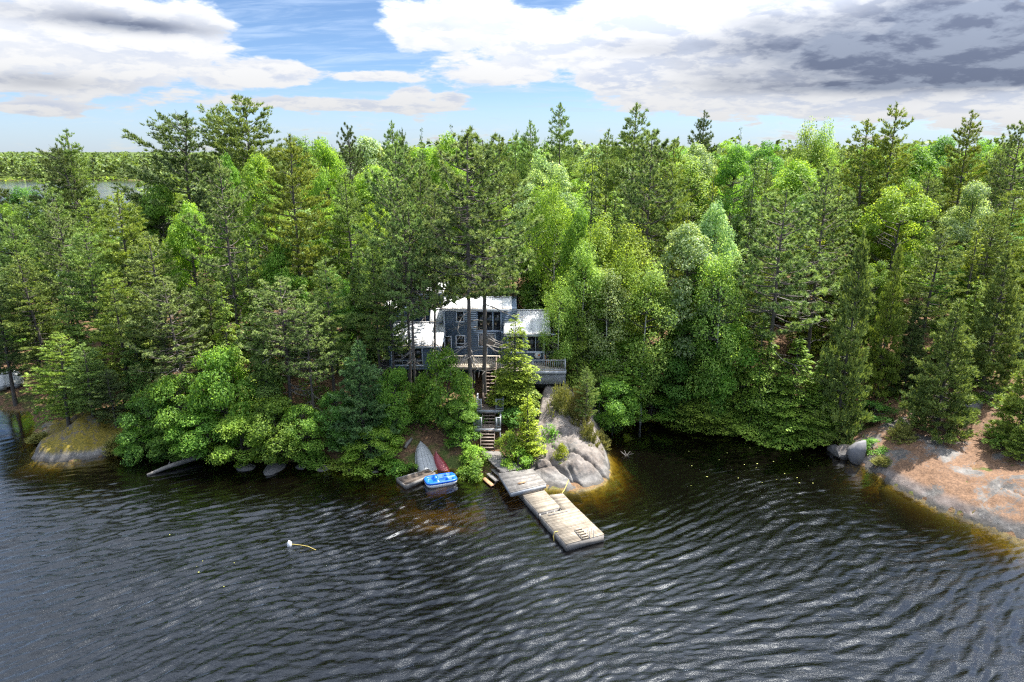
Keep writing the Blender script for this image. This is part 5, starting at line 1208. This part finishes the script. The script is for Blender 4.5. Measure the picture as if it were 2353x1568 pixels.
# ------------------------------------------------------------------ the rest of the wood: filling trees between and behind
def fill():
    r = np.random.default_rng(99); n_ = 0; tries = 0
    sets = {}
    while n_ < 190 and tries < 16000:
        tries += 1
        y = 56+r.random()**1.25*78; x = r.uniform(-.80, .80)*y
        if y < 66 and -13 < x < 7: continue
        if sdist(np.array([x]), np.array([y]))[0] < (3 if x < 26 else 6.5): continue
        if x < -40 and y > 96: continue
        if any((x-a)**2+(y-b)**2 < (1.15*(1.4+.55*rr))**2 for a, b, rr, _ in TREES): continue
        px = 1176.5+x/(y*.963+3)*FPX
        left = float(sstep(np.array(px), 620, 200)) if False else float(np.clip((620-px)/420, 0, 1))
        zt = np.interp(y, [56, 62, 72, 86, 100, 140], [10.5, 14, 19.5, 23.3, 24.2, 24.8])*(1-left)+left*np.interp(y, [56, 66, 85, 140], [9.5, 13.5, 17.5, 18])
        zt += r.normal(0, 1.0)
        k = r.random()
        kind, tint = ('maple', r.choice(['maple', 'maple_bright', 'maple_silver', 'maple_dark'])) if k < (.42 if px > 700 else .22) else ('white', r.choice(['pine', 'pine_yellow', 'pine', 'pine_dark'])) if k < .62 else ('cedar', 'cedar') if k < .74 else ('hemlock', r.choice(['hemlock', 'hemlock_dark'])) if k < .86 else ('birch', r.choice(['birch', 'birch_pale', 'birch_yellow'])) if k < .93 else ('spruce', 'spruce')
        zb = gz(x, y); h = max(5., zt-zb); p_ = PROTO[kind][0]
        rad = min(max(p_.R*h/p_.H*r.uniform(.8, 1.1), 1.3), 4.2)
        where = 'on the left point' if px < 620 else 'behind the cottage' if px < 1300 else 'inland of the cove' if px < 1950 else 'behind the bedrock ledge'
        word = {'maple': 'maple', 'maple_bright': 'bright maple', 'maple_silver': 'pale maple', 'maple_dark': 'dark maple', 'pine': 'green pine', 'pine_yellow': 'yellow-green pine', 'pine_dark': 'dark pine', 'cedar': 'yellow-green cedar', 'hemlock': 'hemlock', 'hemlock_dark': 'dark hemlock', 'birch': 'green birch', 'birch_pale': 'pale birch', 'birch_yellow': 'yellow-green birch', 'spruce': 'dark spruce'}[tint]
        depth = 'crowded in' if y < 80 else 'far back'
        sets.setdefault((word, depth, where), []).append((px, tree(kind, x, y, h, rad, tint, 'x', f'{word} trees {depth} {where}'))); n_ += 1
    ordn = ['leftmost', 'second', 'third', 'fourth', 'fifth', 'sixth', 'seventh', 'eighth', 'ninth', 'tenth', 'eleventh', 'twelfth']
    num = ['', '', 'two', 'three', 'four', 'five', 'six', 'seven', 'eight', 'nine', 'ten', 'eleven', 'twelve']
    for (word, depth, where), L in sets.items():                 # alike trees are told apart by their order from the left
        L.sort(key=lambda v: v[0]); n1 = len(L)
        for i, (_, o) in enumerate(L):
            o['label'] = f'{word} {depth} among the crowns {where}' if n1 == 1 else f'{"rightmost" if i == n1-1 else ordn[i] if i == 0 else ordn[i]+" from the left"} of the {num[n1]} {word}s {depth} {where}'
fill()

# ------------------------------------------------------------------ undergrowth on the bank, far forest to the horizon
def undergrowth():
    r = np.random.default_rng(5); N = 60000; x = r.uniform(-48, 44, N); y = r.uniform(44, 64, N); d = sdist(x, y)
    k = (d > .25) & (vnoise(x*.55+3, y*.55)+.25*vnoise(x*2.1, y*2.1) > .60) & ~((x > -1) & (x < 9.5) & (y < 57)) & ~((x > 27) & (y < 54.5) & (d > -1)) & ~((x > -3.4) & (x < 0) & (y < 57)) & ~((x > -11) & (x < 5) & (y > 56.4)) & ~((x < -31.5) & (x > -43.5) & (y < 57)) & ~((x > -9) & (x < -4) & (y < 52)) & ~((np.abs(x+14.6) < 2) & (y < 52.5))
    x, y, d = x[k], y[k], d[k]; z = terrain(x, y, d)+r.random(len(x))**1.5*.55
    V, F = leaf_quads(np.c_[x, y, z], nrm(np.tile(UP, (len(x), 1))+r.normal(0, .45, (len(x), 3))), .12, r)
    obj('undergrowth', mesh_np('undergrowth', V, [F], FM['fern']), kind='stuff')
undergrowth()
def far_forest():
    r = np.random.default_rng(8)
    def band(n_, a0, a1, y0, y1, pw_):
        y = y0*(y1/y0)**(r.random(n_)**pw_); x = y*np.tan(r.uniform(a0, a1, n_)); return x, y
    B = [band(2300, -.62, .80, 126, 420, 1.0), band(3600, -.82, -.20, 560, 1100, 1.5), band(600, -.2, .8, 420, 1400, 1.), band(2000, -.82, .8, 1100, 5200, 1.)]
    x, y = np.concatenate([q[0] for q in B]), np.concatenate([q[1] for q in B])
    d = sdist(x, y); k = (d > 3) & ~((x < -40) & (y < 128)); x, y = x[k], y[k]
    h = r.uniform(11, 17.5, len(x)); z0 = terrain(x, y); far = np.clip((y-300)/500, 0, 1); pine = r.random(len(x)) < .4
    leftlow = np.where(x < -.30*y, 1, 0); h = np.where((y < 420) & (leftlow > 0), h*.78, h); h = np.where(y < 420, h+1.5, h*1.02)
    top = z0+h; cap = np.where(y < 420, 24.4, np.where(y < 1100, 19.5, 23.))+r.normal(0, 1.6, len(x)); h = np.where(top > cap, np.maximum(cap-z0, 6), h)
    rad = np.where(pine, r.uniform(1.6, 2.4, len(x)), r.uniform(2.4, 3.6, len(x)))*(1+far*.8)*np.clip(y/1100, 1, 3)
    out = {True: [], False: []}
    for pn in (True, False):
        s_ = pine == pn; n1 = s_.sum()
        kk = np.where(y[s_] < 420, 90, 36); idx = np.repeat(np.arange(n1), kk); M = len(idx)
        u = nrm(r.normal(size=(M, 3))); t = r.random(M)**(1.35 if pn else .8)
        prof = (1-t)**.8 if pn else np.sqrt(np.clip(1-(2*t-.85)**2/1.4, .02, 1))
        a = r.uniform(0, 6.28, M); q = r.uniform(.55, 1.05, M)
        X = x[s_][idx]+np.cos(a)*prof*q*rad[s_][idx]; Y_ = y[s_][idx]+np.sin(a)*prof*q*rad[s_][idx]; Z = z0[s_][idx]+h[s_][idx]*(.22+.80*t)
        nn = nrm(np.c_[np.cos(a)*.5, np.sin(a)*.5, np.full(M, .65)]+r.normal(0, .35, (M, 3)))
        size = np.where(y[s_][idx] < 420, .60, (1.15+.35*far[s_][idx])*np.clip(y[s_][idx]/1100, 1, 3))
        V, F = leaf_quads(np.c_[X, Y_, Z], nn, size[:, None], r)
        nm = 'far_pine_forest' if pn else 'far_leafy_forest'
        obj(nm, mesh_np(nm, V, [F], FAR[pn]), kind='stuff')
FAR = {True: foliage('far_pine', (.045, .070, .028), (.095, .125, .042), .25), False: foliage('far_leaf', (.062, .105, .026), (.125, .175, .038), .3)}
far_forest()
def shore_reeds():                       # pale marsh grass on the far shore of the lake behind
    r = np.random.default_rng(4); N = 5000; x = r.uniform(-460, -200, N); y = r.uniform(520, 640, N); d = sdist(x, y); k = (d > -3) & (d < 9); x, y = x[k], y[k]
    z = np.maximum(terrain(x, y), 0)+r.uniform(0, 1.6, len(x)); V, F = leaf_quads(np.c_[x, y, z], nrm(np.tile(UP, (len(x), 1))+r.normal(0, .5, (len(x), 3))), 1.2, r)
    obj('marsh_grass', mesh_np('marsh_grass', V, [F], FM['maple_bright']), kind='stuff')
shore_reeds()
def specks():                            # pale leaves and pollen floating on the sheltered water
    r = np.random.default_rng(6); P = [atZ(1700+r.normal(0, 130), 1060+r.normal(0, 28), .06) for _ in range(26)]+[atZ(480+r.normal(0, 60), 1290+r.normal(0, 40), .08) for _ in range(6)]
    P = np.array([p_ for p_ in P if sdist(np.array([p_[0]]), np.array([p_[1]]))[0] < -1]); V, F = leaf_quads(P, nrm(np.tile(UP, (len(P), 1))+r.normal(0, .1, (len(P), 3))), 0.05, r)
    obj('floating_leaves', mesh_np('floating_leaves', V, [F], simple('yellow_floating_leaf', (.50, .52, .14), .6)), kind='stuff')
specks()
